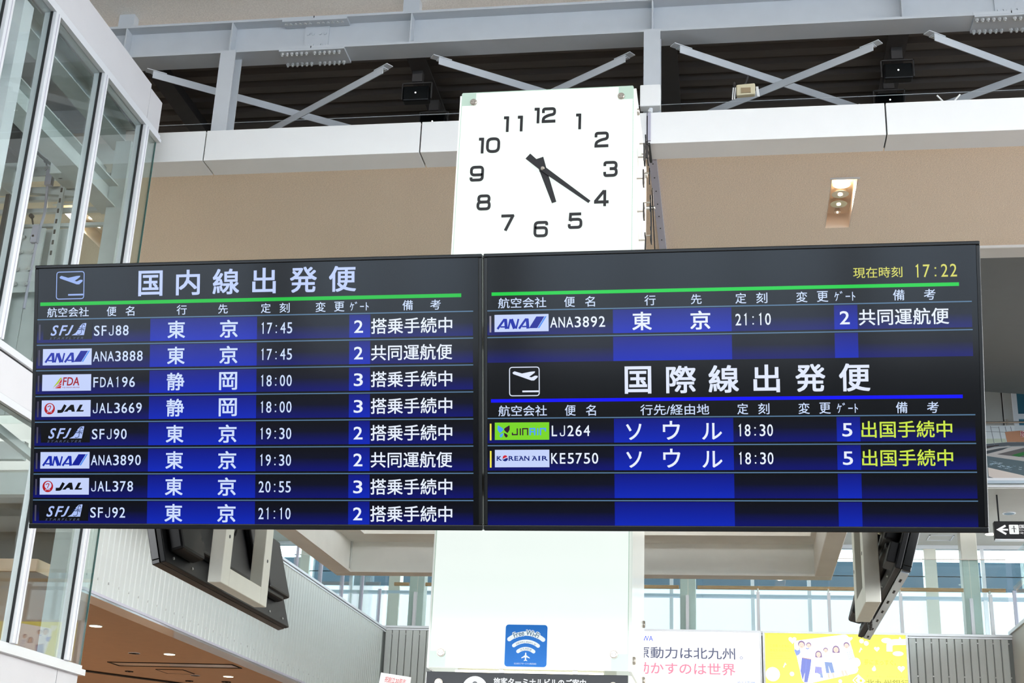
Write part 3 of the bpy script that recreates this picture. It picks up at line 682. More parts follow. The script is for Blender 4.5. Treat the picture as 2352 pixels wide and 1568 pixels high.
for s, a, b in (('国', .486, .576), ('際', .626, .726), ('線', .768, .869), ('出', .917, 1.004), ('発', 1.055, 1.153), ('便', 1.197, 1.298)):
    K.z = 3; K.text(s, a, b, .399, .492, (226, 234, 255), .018); K.build('title_character', INK_SCR, scr)
plane_icon(K, .090, .193, .397, .495, (226, 234, 255)); K.build('departure_symbol', INK_SCR, scr)
heads(K, .528, .565, False); K.z = 3; K.text('行先/経由地', .538, .769, .529, .565, TXT, .006); K.build('column_heading', INK_SCR, scr)
flight(K, .200, 'ana', 'ANA3892', '東京', '21:10', '2', '共同運航便', c=TXTW, bar=(150, 146, 160), emit=EM)
GY = (206, 232, 74); BY = (240, 228, 80)
flight(K, rb[0], 'jin', 'LJ264', 'ソウル', '18:30', '5', '出国手続中', c=TXTW, bar=BY, remc=GY, emit=EM)
flight(K, rb[1], 'kal', 'KE5750', 'ソウル', '18:30', '5', '出国手続中', c=TXTW, bar=BY, remc=GY, emit=EM)
t, K = lay[0]; scr = [o for o in t.children if o.name.startswith('screen')][0]
K.z = 3; K.text('行', .547, .585, .157, .192, TXT, .006); K.text('先', .703, .739, .157, .191, TXT, .006); K.build('column_heading', INK_SCR, scr)
# white tube frames that carry the displays
def carrier(label, x0, x1, y0, y1, z0, z1, arms):
    t = thing('display_frame', label, 'frame', ((x0+x1)/2, (y0+y1)/2, z0), 'cream tube frames holding the displays')
    w = .095
    if x1-x0 < y1-y0:
        B().box(x0, x1, y0, y0+w, z0, z1).build('upright', FRAMEWHITE, t, .003); B().box(x0, x1, y1-w, y1, z0, z1).build('upright', FRAMEWHITE, t, .003)
        B().box(x0, x1, y0+w, y1-w, z0, z0+.075).build('bottom_rail', FRAMEWHITE, t, .003); B().box(x0, x1, y0+w, y1-w, z1-.075, z1).build('top_rail', FRAMEWHITE, t, .003)
        for y in (y0+w/2, y1-w/2): B().cyl((x0-.001, y, z0+.20), (x1+.001, y, z0+.20), .008, 8).build('bolt_hole', GASKET, t)
    else:
        B().box(x0, x0+w, y0, y1, z0, z1).build('upright', FRAMEWHITE, t, .003); B().box(x1-w, x1, y0, y1, z0, z1).build('upright', FRAMEWHITE, t, .003)
        B().box(x0+w, x1-w, y0, y1, z0, z0+.075).build('bottom_rail', FRAMEWHITE, t, .003); B().box(x0+w, x1-w, y0, y1, z1-.075, z1).build('top_rail', FRAMEWHITE, t, .003)
    for a, b_ in arms: B().beam(a, b_, .05, .05).build('arm', FRAMEWHITE, t)
    return t
carrier('cream tube frame behind the black display hanging left', -2.12, -2.062, 5.42, 6.02, 2.615, 3.6, [((-2.06, 5.75, 3.2), (-1.2, 5.75, 3.2)), ((-2.06, 5.95, 3.2), (-1.2, 5.95, 3.2)), ((-2.12, 5.72, 3.2), (-2.335, 5.72, 3.2))])
carrier('cream tube frame behind the black display hanging right', .515, .575, 5.50, 5.97, 2.58, 3.6, [((.51, 5.75, 3.2), (-.42, 5.75, 3.2)), ((.51, 5.85, 3.2), (-.42, 5.85, 3.2)), ((.575, 5.72, 3.2), (.705, 5.72, 3.2))])
# side displays, seen from behind; they face left and right
for sgn, lab in ((-1, 'black display hanging left below the board, seen from behind'), (1, 'black display hanging right below the board, seen edge-on from behind')):
    xb = -2.285 if sgn < 0 else .655; y0, y1 = 5.24, 6.90
    t = thing('side_display', lab, 'display', (xb, 6.07, 2.648), 'side displays seen from behind')
    N = V((sgn*ct, 0, -st)); D = V((-sgn*st, 0, -ct)); U = V((0, -1, 0)) if sgn < 0 else V((0, 1, 0))
    U = D.cross(N)*-1; U.normalize()
    zt = 2.648+SH*ct; xt = xb+sgn*SH*st; O = V((xt, y1 if U.y < 0 else y0, zt))
    bx = tv(t, O, U, D, N, SW, SH)
    if sgn > 0:
        m = B()
        bx(m, .03, SW-.03, SH-.001, SH+.004, -.028, .002); m.build('silver_edge', TVSILVER, t)
        for k in range(7): m = B(); bx(m, .15+.23*k, .20+.23*k, SH+.004, SH+.006, -.018, -.010); m.build('edge_slot', GASKET, t)
        m = B(); bx(m, .02, .16, SH-.10, SH-.02, -.09, -.03); m.build('end_cap', TVBLACK, t, .004)
    K = Ink(O, U, D, N, 1.0, .0004); base_screen(K)
    for k in range(8): rowcells(K, rows[k], .936 if k == 7 else None); sepline(K, rows[k])
    K.z = 2; K.rect(.023, 1.587, .137, .150, (0, 190, 50)); K.build('screen', INK_SCR, t)
def hang_cable(name, label, pts, r, m=CABLE, n=8):
    o = B().tube(pts, r, n).build(name, m, None, 0, True); return tag(o, label, 'cable')
def arc(p, q, sag, n=14, side=(0, 0, 0)):
    p, q = V(p), V(q); return [p+(q-p)*(k/n)+V((0, 0, -sag))*4*(k/n)*(1-k/n)+V(side)*4*(k/n)*(1-k/n) for k in range(n+1)]
hang_cable('looped_cable', 'pale cable hanging in a deep loop behind the right display', [V((.60+.035*math.cos(a), 5.62, 2.93+(.30*abs(math.sin(a)) if math.sin(a) > 0 else .05*math.sin(a)))) for a in [math.pi*.55+math.pi*k*.95/9*2*.95 for k in range(10)]], .011, BEIGEPLASTIC)
hang_cable('power_lead', 'thin black lead drooping behind the left display', arc((-2.24, 5.56, 2.86), (-2.20, 5.92, 2.95), .12), .006)
hang_cable('power_lead', 'black lead with a plug below the right display frame', arc((.575, 5.9, 2.66), (.60, 6.3, 2.64), .07), .008)

# ------------------------------------------------------------------ information pillar with clock
X0, X1, Y0, Y1 = -1.215, -.409, 5.63, 6.44
pil = thing('information_pillar', 'tall square pillar of backlit milk glass carrying clock, displays and signs', 'pillar', ((X0+X1)/2, (Y0+Y1)/2, 0))
B().box(X0+.10, X1-.10, Y0+.10, Y1-.10, 0, 4.96).build('core', FRAMEWHITE, pil)
for a_ in ((-2.0, .30, 4.86, 4.92, 3.43, 3.5), (-2.0, .30, 4.86, 4.92, 2.85, 2.92), (-1.15, -1.1, 4.92, 5.62, 3.4, 3.45), (-.55, -.5, 4.92, 5.62, 3.4, 3.45), (-1.15, -1.1, 4.60, 4.86, 3.1, 3.15), (-.55, -.5, 4.60, 4.86, 3.1, 3.15), (-1.15, -1.1, 4.86, 4.92, 2.92, 3.43), (-.55, -.5, 4.86, 4.92, 2.92, 3.43)): B().box(*a_).build('display_mount', FRAMEWHITE, pil)
def milk(z0, z1, corners_top, corners_bot):
    g = B().box(X0, X1, Y0, Y0+.012, z0, z1).build('glass_panel', MILK, pil); e = .066
    cs = []
    if corners_top: cs += [(X0, z1-e), (X1-e, z1-e)]
    if corners_bot: cs += [(X0, z0), (X1-e, z0)]
    for x, z in cs: B().box(x, x+e, Y0-.0008, Y0, z, z+e).build('clear_corner', MILKEDGE, g)
    B().box(X0-.003, X0, Y0, Y0+.012, z0, z1).box(X1, X1+.003, Y0, Y0+.012, z0, z1).box(X0, X1, Y0, Y0+.012, z1, z1+.004).build('cut_edge', MILKEDGE, g)
    r = B().box(X1+.003, X1+.015, Y0+.02, Y1, z0, z1).build('side_glass_panel', MILKSIDE, pil); B().box(X0-.015, X0-.003, Y0+.02, Y1, z0, z1).build('side_glass_panel', MILKSIDE, pil)
    B().box(X0, X1, Y1, Y1+.012, z0, z1).build('rear_glass_panel', MILKSIDE, pil)
    return g, r
gU, rU = milk(3.62, 4.985, True, False); gL, rL = milk(2.318, 3.60, False, True)
def standoff(p, n, parent):
    p, n = V(p), V(n); o = B().cyl(p, p+n*.008, .0165, 20).cyl(p+n*.008, p+n*.011, .0155, 20, r2=.013).build('standoff_bolt', SATIN, parent)
    t = V((0, 0, 1)).cross(n)
    B().cyl(p+n*.0112+t*.007, p+n*.0116+t*.007, .0018, 6).cyl(p+n*.0112-t*.007, p+n*.0116-t*.007, .0018, 6).build('pin_hole', GASKET, o)
for x, z, g in ((-1.159, 4.934, gU), (-.463, 4.933, gU), (-1.169, 2.376, gL), (-.464, 2.381, gL)): standoff((x, Y0-.001, z), (0, -1, 0), g)
for z, g, ys in ((4.90, rU, (5.72, 6.36)), (2.37, rL, (5.72, 6.36)), (2.62, rL, (6.36,)), (4.45, rU, (6.36,))):
    for y in ys: standoff((X1+.015, y, z), (1, 0, 0), g)
B().box(X0+.02, X1-.02, Y0+.02, Y1-.02, 4.955, 4.975).build('top_plate', FRAMEWHITE, pil)
# dark lettered panel under the glass, with the fittings that show in the gap
sg = B().box(X0-.008, X1+.002, Y0-.004, Y0+.012, 1.1, 2.300).build('dark_sign_panel', DARKSIGN, pil)
for x in (-1.170, -.464): standoff((x, Y0-.005, 2.255), (0, -1, 0), sg)
B().box(X1+.004, X1+.016, Y0+.02, Y1, .3, 2.300).build('side_glass_panel', MILKSIDE, pil); B().box(X0-.016, X0-.006, Y0+.02, Y1, .3, 2.300).build('side_glass_panel', MILKSIDE, pil)
B().cyl((X0+.1, Y0+.05, 2.309), (X1-.1, Y0+.05, 2.309), .006, 8).build('light_tube', LAMPON, pil)
for x in (-.93, -.63): B().box(x, x+.02, Y0+.02, Y0+.03, 2.298, 2.318).build('clip', SATIN, pil)
K = Ink((X0, Y0-.004, 2.300), (1, 0, 0), (0, 0, -1), (0, -1, 0), 1.0, .0006)
K.disc(.193, .068, .053, (232, 236, 240), 32); K.z = 2; K.disc(.193, .046, .0105, (48, 54, 60), 20); K.rect(.183, .203, .066, .1, (48, 54, 60))
K.text('旅客ターミナルビルのご案内', .268, .642, .019, .052, (232, 236, 240), .02); K.rect(.268, .70, .075, .079, (232, 236, 240)); K.build('panel_lettering', INK_SIGN, sg)
# clock
def digit(ch):
    w, h = .66, .83; r = .20
    R_ = lambda pts, cl=False, rr=r: rounded(pts, rr, cl, 5)
    if ch == '0': return [(R_([(0, 0), (w, 0), (w, h), (0, h)], True, .28), True)]
    if ch == '1': return [([(.22, -.085), (.22, h+.085)], False), ([(0, h+.01), (.22, h+.01)], False)]
    if ch == '2': return [(rounded([(0, .58), (0, h), (w, h), (w, .46), (.30, .40), (.02, .24), (.0, 0)], .15, False, 5), False), ([(-.077, .0), (w+.06, .0)], False)]
    if ch == '3': return [(R_([(0, .62), (0, h), (w, h), (w-.02, .43), (.28, .43)]), False), (R_([(.28, .43), (w, .43), (w, 0), (0, 0), (0, .22)]), False)]
    if ch == '4': return [([(.54, -.085), (.54, .90)], False), ([(.50, .87), (-.0, .20)], False), ([(-.06, .17), (w+.10, .17)], False)]
    if ch == '5': return [([(w, h), (.06, h), (.04, .42)], False), (R_([(.03, .44), (.15, .50), (w, .50), (w, 0), (0, 0), (0, .20)]), False)]
    if ch == '6': return [(R_([(w, .66), (w, h), (0, h), (0, 0), (w, 0), (w, .50), (0, .50)]), False)]
    if ch == '7': return [([(-.02, h), (w+.04, h)], False), ([(w, h+.03), (.24, -.085)], False)]
    if ch == '8': return [(R_([(.03, .44), (w-.03, .44), (w-.03, h), (.03, h)], True, .17), True), (R_([(0, 0), (w, 0), (w, .44), (0, .44)], True, .19), True), ]
    if ch == '9': return [(R_([(0, .17), (0, 0), (w, 0), (w, h), (0, h), (0, .33), (w, .33)]), False)]
CX, CZ = -.815, 4.556
def clock(name, label, cx, cz, fy, frame=None):
    t = thing(name, label, 'clock', (cx, fy, cz))
    pos = [(0, .292), (.158, .252), (.266, .153), (.309, 0), (.268, -.146), (.153, -.255), (-.002, -.292), (-.157, -.254), (-.270, -.149), (-.309, 0), (-.257, .145), (-.148, .253)]
    ht = .080
    for i, (dx, dz) in enumerate(pos):
        s = str(12 if i == 0 else i); sc = ht; mb = B(); w = {'1': .42}; adv = [(.44 if c == '1' else .94) for c in s]; tot = sum(adv)
        if s == '11': adv = [.82, .44]; tot = 1.26+.0
        x = -tot/2; lay_ = 0
        for c, a in zip(s, adv):
            ox = x+(.05 if c == '1' else .13)
            for pts, cl in digit(c):
                pv, fc = ribbon([((px+ox), (py+.085-.5)) for px, py in pts], .155, cl)
                lay_ += .0004
                for q in fc:
                    mb.prism([(cx+dx+pv[k][0]*sc, fy-.003, cz+dz+pv[k][1]*sc) for k in q], (0, -.005-lay_, 0))
            x += a
        mb.build('numeral', BLACKINK, t)
    def hand(nm, tipx, tipz, tailx, tailz, w0, w1, y, notch=0):
        tip = V((tipx, 0, tipz)); tail = V((tailx, 0, tailz)); d = (tip-tail).normalized(); n = V((-d.z, 0, d.x)); c = V((0, 0, 0))
        pts = [tail+n*w0*.62, c+d*.0+n*w0*.5, tip+n*w1*.5, tip-n*w1*.5, c-n*w0*.5, tail-n*w0*.62]
        return B().prism([(cx+p.x, y, cz+p.z) for p in pts], (0, -.005, 0)).build(nm, BLACKINK, t)
    hand('hour_hand', .056, -.168, -.020, .058, .034, .021, fy-.020); hand('minute_hand', .217, -.176, -.070, .066, .026, .014, fy-.030)
    B().cyl((cx, fy, cz), (cx, fy-.036, cz), .009, 12).cyl((cx, fy-.036, cz), (cx, fy-.042, cz), .0095, 16, r2=.006).build('spindle', SATIN, t)
    B().cyl((cx, fy-.017, cz), (cx, fy-.0195, cz), .018, 16).build('hub', BLACKINK, t)
    return t
clock('clock', 'front clock with black numerals on white glass, reading about twenty-two past five', CX, CZ, Y0)
# the same clock on the right-hand face, seen almost edge-on
sc_ = clock('clock', 'clock on the right-hand face of the pillar, seen edge-on', 0, 0, 0)
sc_.location = (X1+.04, 6.04, 4.556); sc_.rotation_euler = (0, 0, math.radians(90))
for ch in sc_.children: ch.matrix_parent_inverse = Matrix()
for ch in list(sc_.children):
    if ch.name.startswith('numeral'):
        z = ch.data.vertices[0].co
        c = sum((v.co for v in ch.data.vertices), V((0, 0, 0)))/len(ch.data.vertices)
        p = B().cyl((c.x, .028, c.z), (c.x, -.003, c.z), .004, 6).build('stud', SATIN, None); p.parent = ch
# wi-fi sticker
t = thing('sticker', 'square blue free wireless sticker at the foot of the milk glass', 'sticker', (-.82, Y0, 2.328))
a, b_, z0, z1 = -.906, -.734, 2.326, 2.494; r = .012; pts = []
for cx_, cz_, q in ((b_-r, z0+r, -90), (b_-r, z1-r, 0), (a+r, z1-r, 90), (a+r, z0+r, 180)): pts += [(cx_+r*math.cos(math.radians(q+k*22.5)), Y0-.0006, cz_+r*math.sin(math.radians(q+k*22.5))) for k in range(5)]
B().prism(pts, (0, -.0006, 0)).build('sheet', mat('blue vinyl', (0, 92, 168), .4, spec=.2, emit=(0, 110, 200), es=.25), t)
K = Ink((a, Y0-.0012, z1), (1, 0, 0), (0, 0, -1), (0, -1, 0), .172, .0004); Wt = (228, 238, 240)
def arcpts(r, a0, a1, n=16, cx=.5, cy=.86): return [(cx+r*math.sin(math.radians(a0+(a1-a0)*k/n)), cy-r*math.cos(math.radians(a0+(a1-a0)*k/n))) for k in range(n+1)]
for r, w, an in ((.655, .10, 38), (.47, .085, 38), (.30, .085, 38)):
    K.line(arcpts(r, -an, an), w, Wt)
    for s in (-1, 1): K.disc(.5+r*math.sin(math.radians(an*s)), .86-r*math.cos(math.radians(an*s)), w/2, Wt)
def arctext(s, r, span, h, col, bold, z):
    K.z = z; ws = [(glyphs(ch, 0)[2][2]-glyphs(ch, 0)[2][0] if ch != ' ' else .22)+.07 for ch in s]; tot = sum(ws); run = 0
    for k, ch in enumerate(s):
        f_ = (run+ws[k]/2)/tot; run += ws[k]
        if ch == ' ': continue
        vs, fs, (x0, y0, x1, y1) = glyphs(ch, 0); th = math.radians(-span+2*span*f_); c, q = math.cos(th), math.sin(th)
        sx = 2*math.radians(span)*r/tot; pts = []
        for x, y in vs:
            lx, ly = (x-(x0+x1)/2)*sx, (y-.36)*h/.72
            pts.append((.5+(r+ly)*q+lx*c, .86-(r+ly)*c+lx*q))
        K.stamp(pts, fs, col, bold*h)
arctext('Free Wi-Fi', .675, 27, .135, Wt, .09, 1.5); arctext('Free Wi-Fi', .675, 27, .125, (0, 92, 130), .02, 2)
arctext('SSID:KKJ_airport_ap', .465, 31, .045, (0, 92, 130), .0, 2); arctext('北九州空港', .295, 27, .05, (0, 92, 130), .0, 2)
K.z = 1; K.poly([(.5, .64), (.515, .665), (.518, .71), (.60, .765), (.60, .785), (.518, .757), (.514, .81), (.54, .83), (.54, .845), (.5, .835), (.46, .845), (.46, .83), (.486, .81), (.482, .757), (.40, .785), (.40, .765), (.482, .71), (.485, .665)], Wt)
K.text('北九州エアターミナル株式会社', .23, .76, .885, .925, Wt, .005); K.build('print', INK_SIGN, t)
# ------------------------------------------------------------------ lift shaft of glass and white cladding (left)
lift = thing('lift_shaft', 'white-framed glass lift shaft filling the left edge', 'lift', (-5.8, 8.4, 0))
XF = -5.0; YE = 10.33
def lp(name, x0, x1, y0, y1, z0, z1, m, par=lift, bv=0): return B().box(x0, x1, y0, y1, z0, z1).build(name, m, par, bv)
# cladding bands, divided into panels
for y0, y1 in ((4.0, 6.2), (6.21, 8.40), (8.41, YE-.35), (YE-.34, YE)):
    lp('base_panel', XF-.06, XF+.0, y0, y1, 0, 2.80, LIFT_PANEL)
lp('base_ledge', XF-.06, XF+.045, 4.0, YE+.03, 2.80, 2.845, ALU); lp('base_ledge', XF-.06, XF+.02, 4.0, YE+.01, 2.85, 2.875, ALU)
for y0, y1 in ((4.0, 7.0), (7.01, YE)):
    lp('band_panel', XF-.06, XF+.0, y0, y1, 4.50, 4.78, LIFT_PANEL)
for z0, z1, x in ((4.785, 4.835, .03), (4.465, 4.492, .02), (4.43, 4.46, .035)): lp('band_ledge', XF-.06, XF+x, 4.0, YE, z0, z1, ALU)
lp('band_groove', XF-.05, XF+.004, 4.0, YE, 4.49, 4.502, GASKET); lp('band_groove', XF-.05, XF+.004, 4.0, YE, 4.777, 4.787, GASKET)
for z0, z1, x in ((7.455, 7.485, .045), (7.49, 7.53, .03), (7.535, 7.56, .01)): lp('head_ledge', XF-.06, XF+x, 4.0, YE+.02, z0, z1, ALU)
lp('head_groove', XF-.05, XF+.004, 4.0, YE, 7.525, 7.54, GASKET)
for y0, y1, z1 in ((4.0, 8.30, 7.91), (8.31, 10.10, 7.91), (10.106, YE+.03, 7.87)):
    lp('head_panel', XF-.06, XF+.0, y0, y1, 7.565, z1, LIFT_PANEL)
lp('roof_panel', -7.4, XF-.06, 4.0, YE, 7.80, 7.87, LIFT_PANEL); lp('end_panel', -7.4, XF-.06, YE-.03, YE+.03, 7.56, 7.87, LIFT_PANEL)
# mullions with dark gaskets, and glass
ys = (5.0, 6.05, 6.85, 7.70, 8.33, 9.20, 10.05)
for y in ys:
    for z0, z1 in ((2.875, 4.43), (4.835, 7.455)):
        m = lp('mullion', XF-.05, XF+.05, y-.035, y+.035, z0, z1, ALU, lift, .004)
        lp('mullion_groove', XF+.0502, XF+.0512, y-.004, y+.004, z0, z1, CONDUIT, m)
        lp('gasket', XF+.0, XF+.02, y-.042, y-.0355, z0, z1, GASKET, m); lp('gasket', XF+.0, XF+.02, y+.0355, y+.042, z0, z1, GASKET, m)
for a, b_ in zip(ys, ys[1:]+(YE+.21,)):
    e = YE if b_ > YE else b_-.05
    for z0, z1 in ((2.88, 4.43), (4.84, 7.455)):
        lp('glass_pane', XF-.006, XF+.006, a+.05, e-.0, z0, z1, GL_LIFT)
for z0, z1 in ((2.88, 4.43), (4.84, 7.455)):
    lp('glass_edge', XF-.008, XF+.008, YE, YE+.006, z0, z1, GL_EDGE); lp('end_glass', -6.9, XF-.01, YE-.012, YE, z0, z1, GL_LIFT)
# steelwork inside
def hbeam(z, y0, y1, x, name='inner_beam'):
    lp(name, x-.09, x+.09, y0, y1, z, z+.012, GALV); lp(name, x-.006, x+.006, y0, y1, z+.012, z+.20, GALV); lp(name, x-.09, x+.09, y0, y1, z+.20, z+.212, GALV)
hbeam(7.36, 5.0, 10.28, -5.27); hbeam(6.72, 5.0, 10.25, -5.27); hbeam(5.3, 5.0, 8.0, -5.27); hbeam(4.62, 5.0, 10.2, -5.27)
lp('inner_column', -5.26, -5.12, 10.12, 10.26, 2.9, 7.36, GALV); lp('inner_column', -5.18, -5.06, 8.02, 8.16, 2.9, 7.4, ALU)
lp('inner_column', -6.55, -6.40, 10.12, 10.26, 2.9, 7.6, GALV)
lp('white_screen', -5.62, -5.60, 8.0, 9.0, 4.9, 8.0, WHITE_PANEL)
# guide rails, brackets, cables
for x in (-6.06, -6.22): lp('guide_rail', x-.018, x+.018, 10.16, 10.20, 2.9, 7.6, LIFTDARK)
g = lp('bracket_plate', -6.04, -5.80, 10.14, 10.16, 5.95, 6.55, GALV); g2 = lp('bracket_plate', -6.10, -5.84, 10.12, 10.14, 7.05, 7.62, GALV)
for pl, zs in ((g, (6.02, 6.16, 6.32, 6.46)), (g2, (7.12, 7.24, 7.38, 7.52))):
    for z in zs:
        for x in (-5.98, -5.88): B().cyl((x, 10.14, z), (x, 10.10, z), .012, 8).cyl((x, 10.12, z), (x, 10.11, z), .022, 6).build('bolt', BOLT, pl)
lp('slotted_angle', -5.74, -5.70, 10.16, 10.20, 6.2, 7.1, GALV)
for k in range(8): lp('slot', -5.728, -5.712, 10.155, 10.161, 6.3+.1*k, 6.34+.1*k, GASKET)
B().tube([(-5.86, 10.15, 7.35), (-5.85, 10.14, 7.0), (-5.83, 10.14, 6.7), (-5.86, 10.14, 6.45), (-5.87, 10.14, 5.8)], .013, 8).build('conduit_pipe', CONDUIT, lift)
s = lp('limit_switch', -5.90, -5.84, 10.10, 10.15, 6.40, 6.56, CONDUIT); B().cyl((-5.91, 10.12, 6.58), (-5.935, 10.12, 6.66), .008, 8).cyl((-5.94, 10.11, 6.66), (-5.94, 10.14, 6.66), .02, 12).build('roller_arm', GASKET, s)
s = lp('limit_switch', -5.86, -5.80, 10.10, 10.15, 6.95, 7.10, CONDUIT); B().cyl((-5.87, 10.12, 7.12), (-5.89, 10.12, 7.19), .008, 8).cyl((-5.89, 10.11, 7.19), (-5.89, 10.14, 7.19), .02, 12).build('roller_arm', GASKET, s)
B().tube([(-5.56, 10.2, 7.02), (-5.555, 10.2, 6.9)], .010, 8).tube([(-5.55, 10.2, 6.9), (-5.55, 10.2, 6.62)], .030, 10).tube([(-5.55, 10.2, 6.62), (-5.575, 10.2, 6.3), (-5.60, 10.2, 5.8), (-5.62, 10.2, 5.0)], .016, 8).build('lift_cable', CABLE, lift)
B().tube([V((-5.66+.05*math.cos(a), 10.0, 7.0+.05*math.sin(a))) for a in [math.pi*k/6 for k in range(13)]], .006, 6).tube([(-6.0, 9.6, 7.3), (-5.8, 9.85, 7.1), (-5.62, 10.0, 6.97)], .012, 6).build('coiled_lead', CABLE, lift)
B().cyl((-6.02, 10.1, 7.1), (-6.02, 10.1, 6.1), .028, 14).build('buffer_cylinder', CONDUIT, lift)
for z0, z1 in ((6.95, 6.99), (6.86, 6.90), (6.74, 6.78), (6.60, 6.63)): lp('cross_rail', -6.4, -5.3, 10.22, 10.26, z0, z1, GALV)
for k in range(9): lp('liner_panel', -6.75+.16*k, -6.745+.16*k+.15, 10.27, 10.285, 4.9, 6.6, GALV) if -6.75+.16*k+.15 < -5.62 else None
for x0, x1, z0, z1 in ((-6.7, -6.2, 6.9, 7.35), (-5.72, -5.35, 6.95, 7.15)): lp('machinery_box', x0, x1, 9.9, 10.2, z0, z1, GALV, lift, .01)
lp('motor_housing', -6.4, -5.9, 9.2, 9.8, 7.0, 7.35, STEEL_DK, lift, .02)
for z, a in ((7.2, -6.5), (7.0, -6.6)): B().beam((a, 10.2, z), (-5.3, 10.2, z-.14), .05, .05).build('inner_brace', GALV, lift)
# lower storey inside
lp('inner_panel', -5.55, -5.53, 8.3, 9.35, 3.3, 4.35, GALV); lp('inner_panel', -5.9, -5.88, 9.0, 9.9, 2.9, 4.4, CONCRETE)
lp('door_header', -6.2, -5.2, 9.6, 9.7, 4.05, 4.22, GALV); lp('door_header', -6.2, -5.3, 9.5, 9.56, 4.3, 4.44, GALV)
lp('inner_brace', -5.3, -5.26, 8.2, 8.3, 2.9, 4.4, GALV)
B().beam((-5.3, 9.0, 4.42), (-5.25, 9.9, 4.30), .05, .06).build('inner_brace', GALV, lift)
lp('shaft_lining', -7.4, -7.35, 4.0, YE, 0, 7.8, CONCRETE)
# ------------------------------------------------------------------ soffit fittings
def round_lamp(x, y, r, lit, label):
    t = thing('soffit_downlight', label, 'downlight', (x, y, 3.6), 'round downlights in the warm soffit')
    B().cyl((x, y, 3.602), (x, y, 3.592), r*1.06, 28, r2=r).build('trim_ring', WHITE_PANEL if lit == 1 else (ALU if lit == 0 else DARKGAP), t)
    if lit == 1:
        B().cyl((x, y, 3.592), (x, y, 3.590), r*.93, 28).build('diffuser', LAMPON, t)
        l = bpy.data.lights.new('lamp', 'SPOT'); l.energy = 190; l.color = (1, .72, .46); l.spot_size = math.radians(140); l.shadow_soft_size = .06
        o = bpy.data.objects.new('lamp_light', l); C.objects.link(o); o.location = (x, y, 3.57); o.parent = t; o.matrix_parent_inverse = Matrix.Translation(-V(t.location))
    else:
        B().cyl((x, y, 3.592), (x, y, 3.60), r*.9, 24, r2=r*.4).build('reflector', LAMPCUP if lit == 0 else DARKGAP, t)
        for k in range(3): B().cyl((x+r*.5*math.cos(k*2.1), y+r*.5*math.sin(k*2.1), 3.591), (x+r*.5*math.cos(k*2.1), y+r*.5*math.sin(k*2.1), 3.588), r*.12, 8).build('lamp_bead', BOLT, t)
round_lamp(-6.20, 13.04, .065, 1, 'lit round downlight in the soffit, nearest the lift')
round_lamp(-6.21, 15.00, .065, 1, 'lit round downlight in the soffit, middle one of three')
round_lamp(-6.21, 16.95, .065, 1, 'lit round downlight in the soffit, farthest to the right')
round_lamp(-6.624, 14.99, .065, 0, 'unlit mirror downlight left of the middle lit one')
round_lamp(-6.638, 16.93, .06, 0, 'unlit mirror downlight beside the access hatch')
round_lamp(-7.40, 16.67, .05, 2, 'small dark round vent above the painted shade strip')
round_lamp(-6.45, 17.55, .06, 2, 'dark round speaker at the lower edge of the soffit')
round_lamp(-6.95, 17.55, .05, 2, 'dark round speaker left of its twin at the lower edge')
t = thing('air_grille', 'long flush air grille in the warm soffit, glossy inside', 'vent', (-6.5, 15.95, 3.6))
for y in (15.80, 16.12): B().box(-7.3, -5.75, y-.012, y+.012, 3.592, 3.60).build('frame_bar', DARKGAP, t)
B().box(-7.3, -7.28, 15.8, 16.12, 3.592, 3.6).box(-5.77, -5.75, 15.8, 16.12, 3.592, 3.6).build('frame_bar', DARKGAP, t)
B().box(-7.28, -5.77, 15.812, 16.108, 3.596, 3.60).build('glossy_blade', mat('glossy cream blade', (206, 178, 152), .12, coat=.5), t)
t = thing('access_hatch', 'square access hatch outlined in the warm soffit', 'hatch', (-6.77, 16.58, 3.6))
B().box(-6.93, -6.60, 16.41, 16.77, 3.594, 3.60).build('hatch_panel', SOFFIT, t)
for a in ((-6.945, -6.935, 16.40, 16.78), (-6.595, -6.585, 16.40, 16.78), (-6.945, -6.585, 16.395, 16.405), (-6.945, -6.585, 16.775, 16.785)): B().box(*a, 3.593, 3.6).build('hatch_edge', DARKGAP, t)
# ------------------------------------------------------------------ lightboxes on the far wall
def lightbox(x0, x1, z0, z1, label):
    t = thing('lightbox', label, 'lightbox', ((x0+x1)/2, 21.45, z0), 'advertising lightboxes on the far wall')
    m = B(); f = .03
    m.box(x0, x1, 21.40, 21.485, z1-f, z1).box(x0, x1, 21.40, 21.485, z0, z0+f).box(x0, x0+f, 21.40, 21.485, z0+f, z1-f).box(x1-f, x1, 21.40, 21.485, z0+f, z1-f)
    m.build('frame', ALU, t); B().box(x0+f, x1-f, 21.44, 21.485, z0+f, z1-f).build('body', ALU, t); return t
t = lightbox(-1.68, .455, 3.50, 4.965, 'white lightbox with slate and pink Japanese slogan')
K = Ink((-1.65, 21.44, 4.935), (1, 0, 0), (0, 0, -1), (0, -1, 0), 1.0, .002)
K.z = .5; K.rect(0, 2.075, 0, 1.405, (240, 240, 244)); face = K.build('lit_face', INK_LITE, t)
K.z = 1; K.text('YASKAWA', .03, .478, .068, .148, (40, 66, 196), .012); K.build('company_name', INK_LITE, face)
K.text('原動力は北九州', .222, 1.71, .232, .405, (58, 64, 92), .014); K.line([(1.80+.018*math.cos(a), .375+.018*math.sin(a)) for a in [k*.5236 for k in range(12)]], .009, (110, 118, 150), True); K.build('slogan', INK_LITE, face)
K.text('動かすのは世界', .222, 1.71, .462, .640, (228, 110, 132), .014); K.line([(1.80+.018*math.cos(a), .61+.018*math.sin(a)) for a in [k*.5236 for k in range(12)]], .009, (250, 190, 204), True); K.build('slogan', INK_LITE, face)
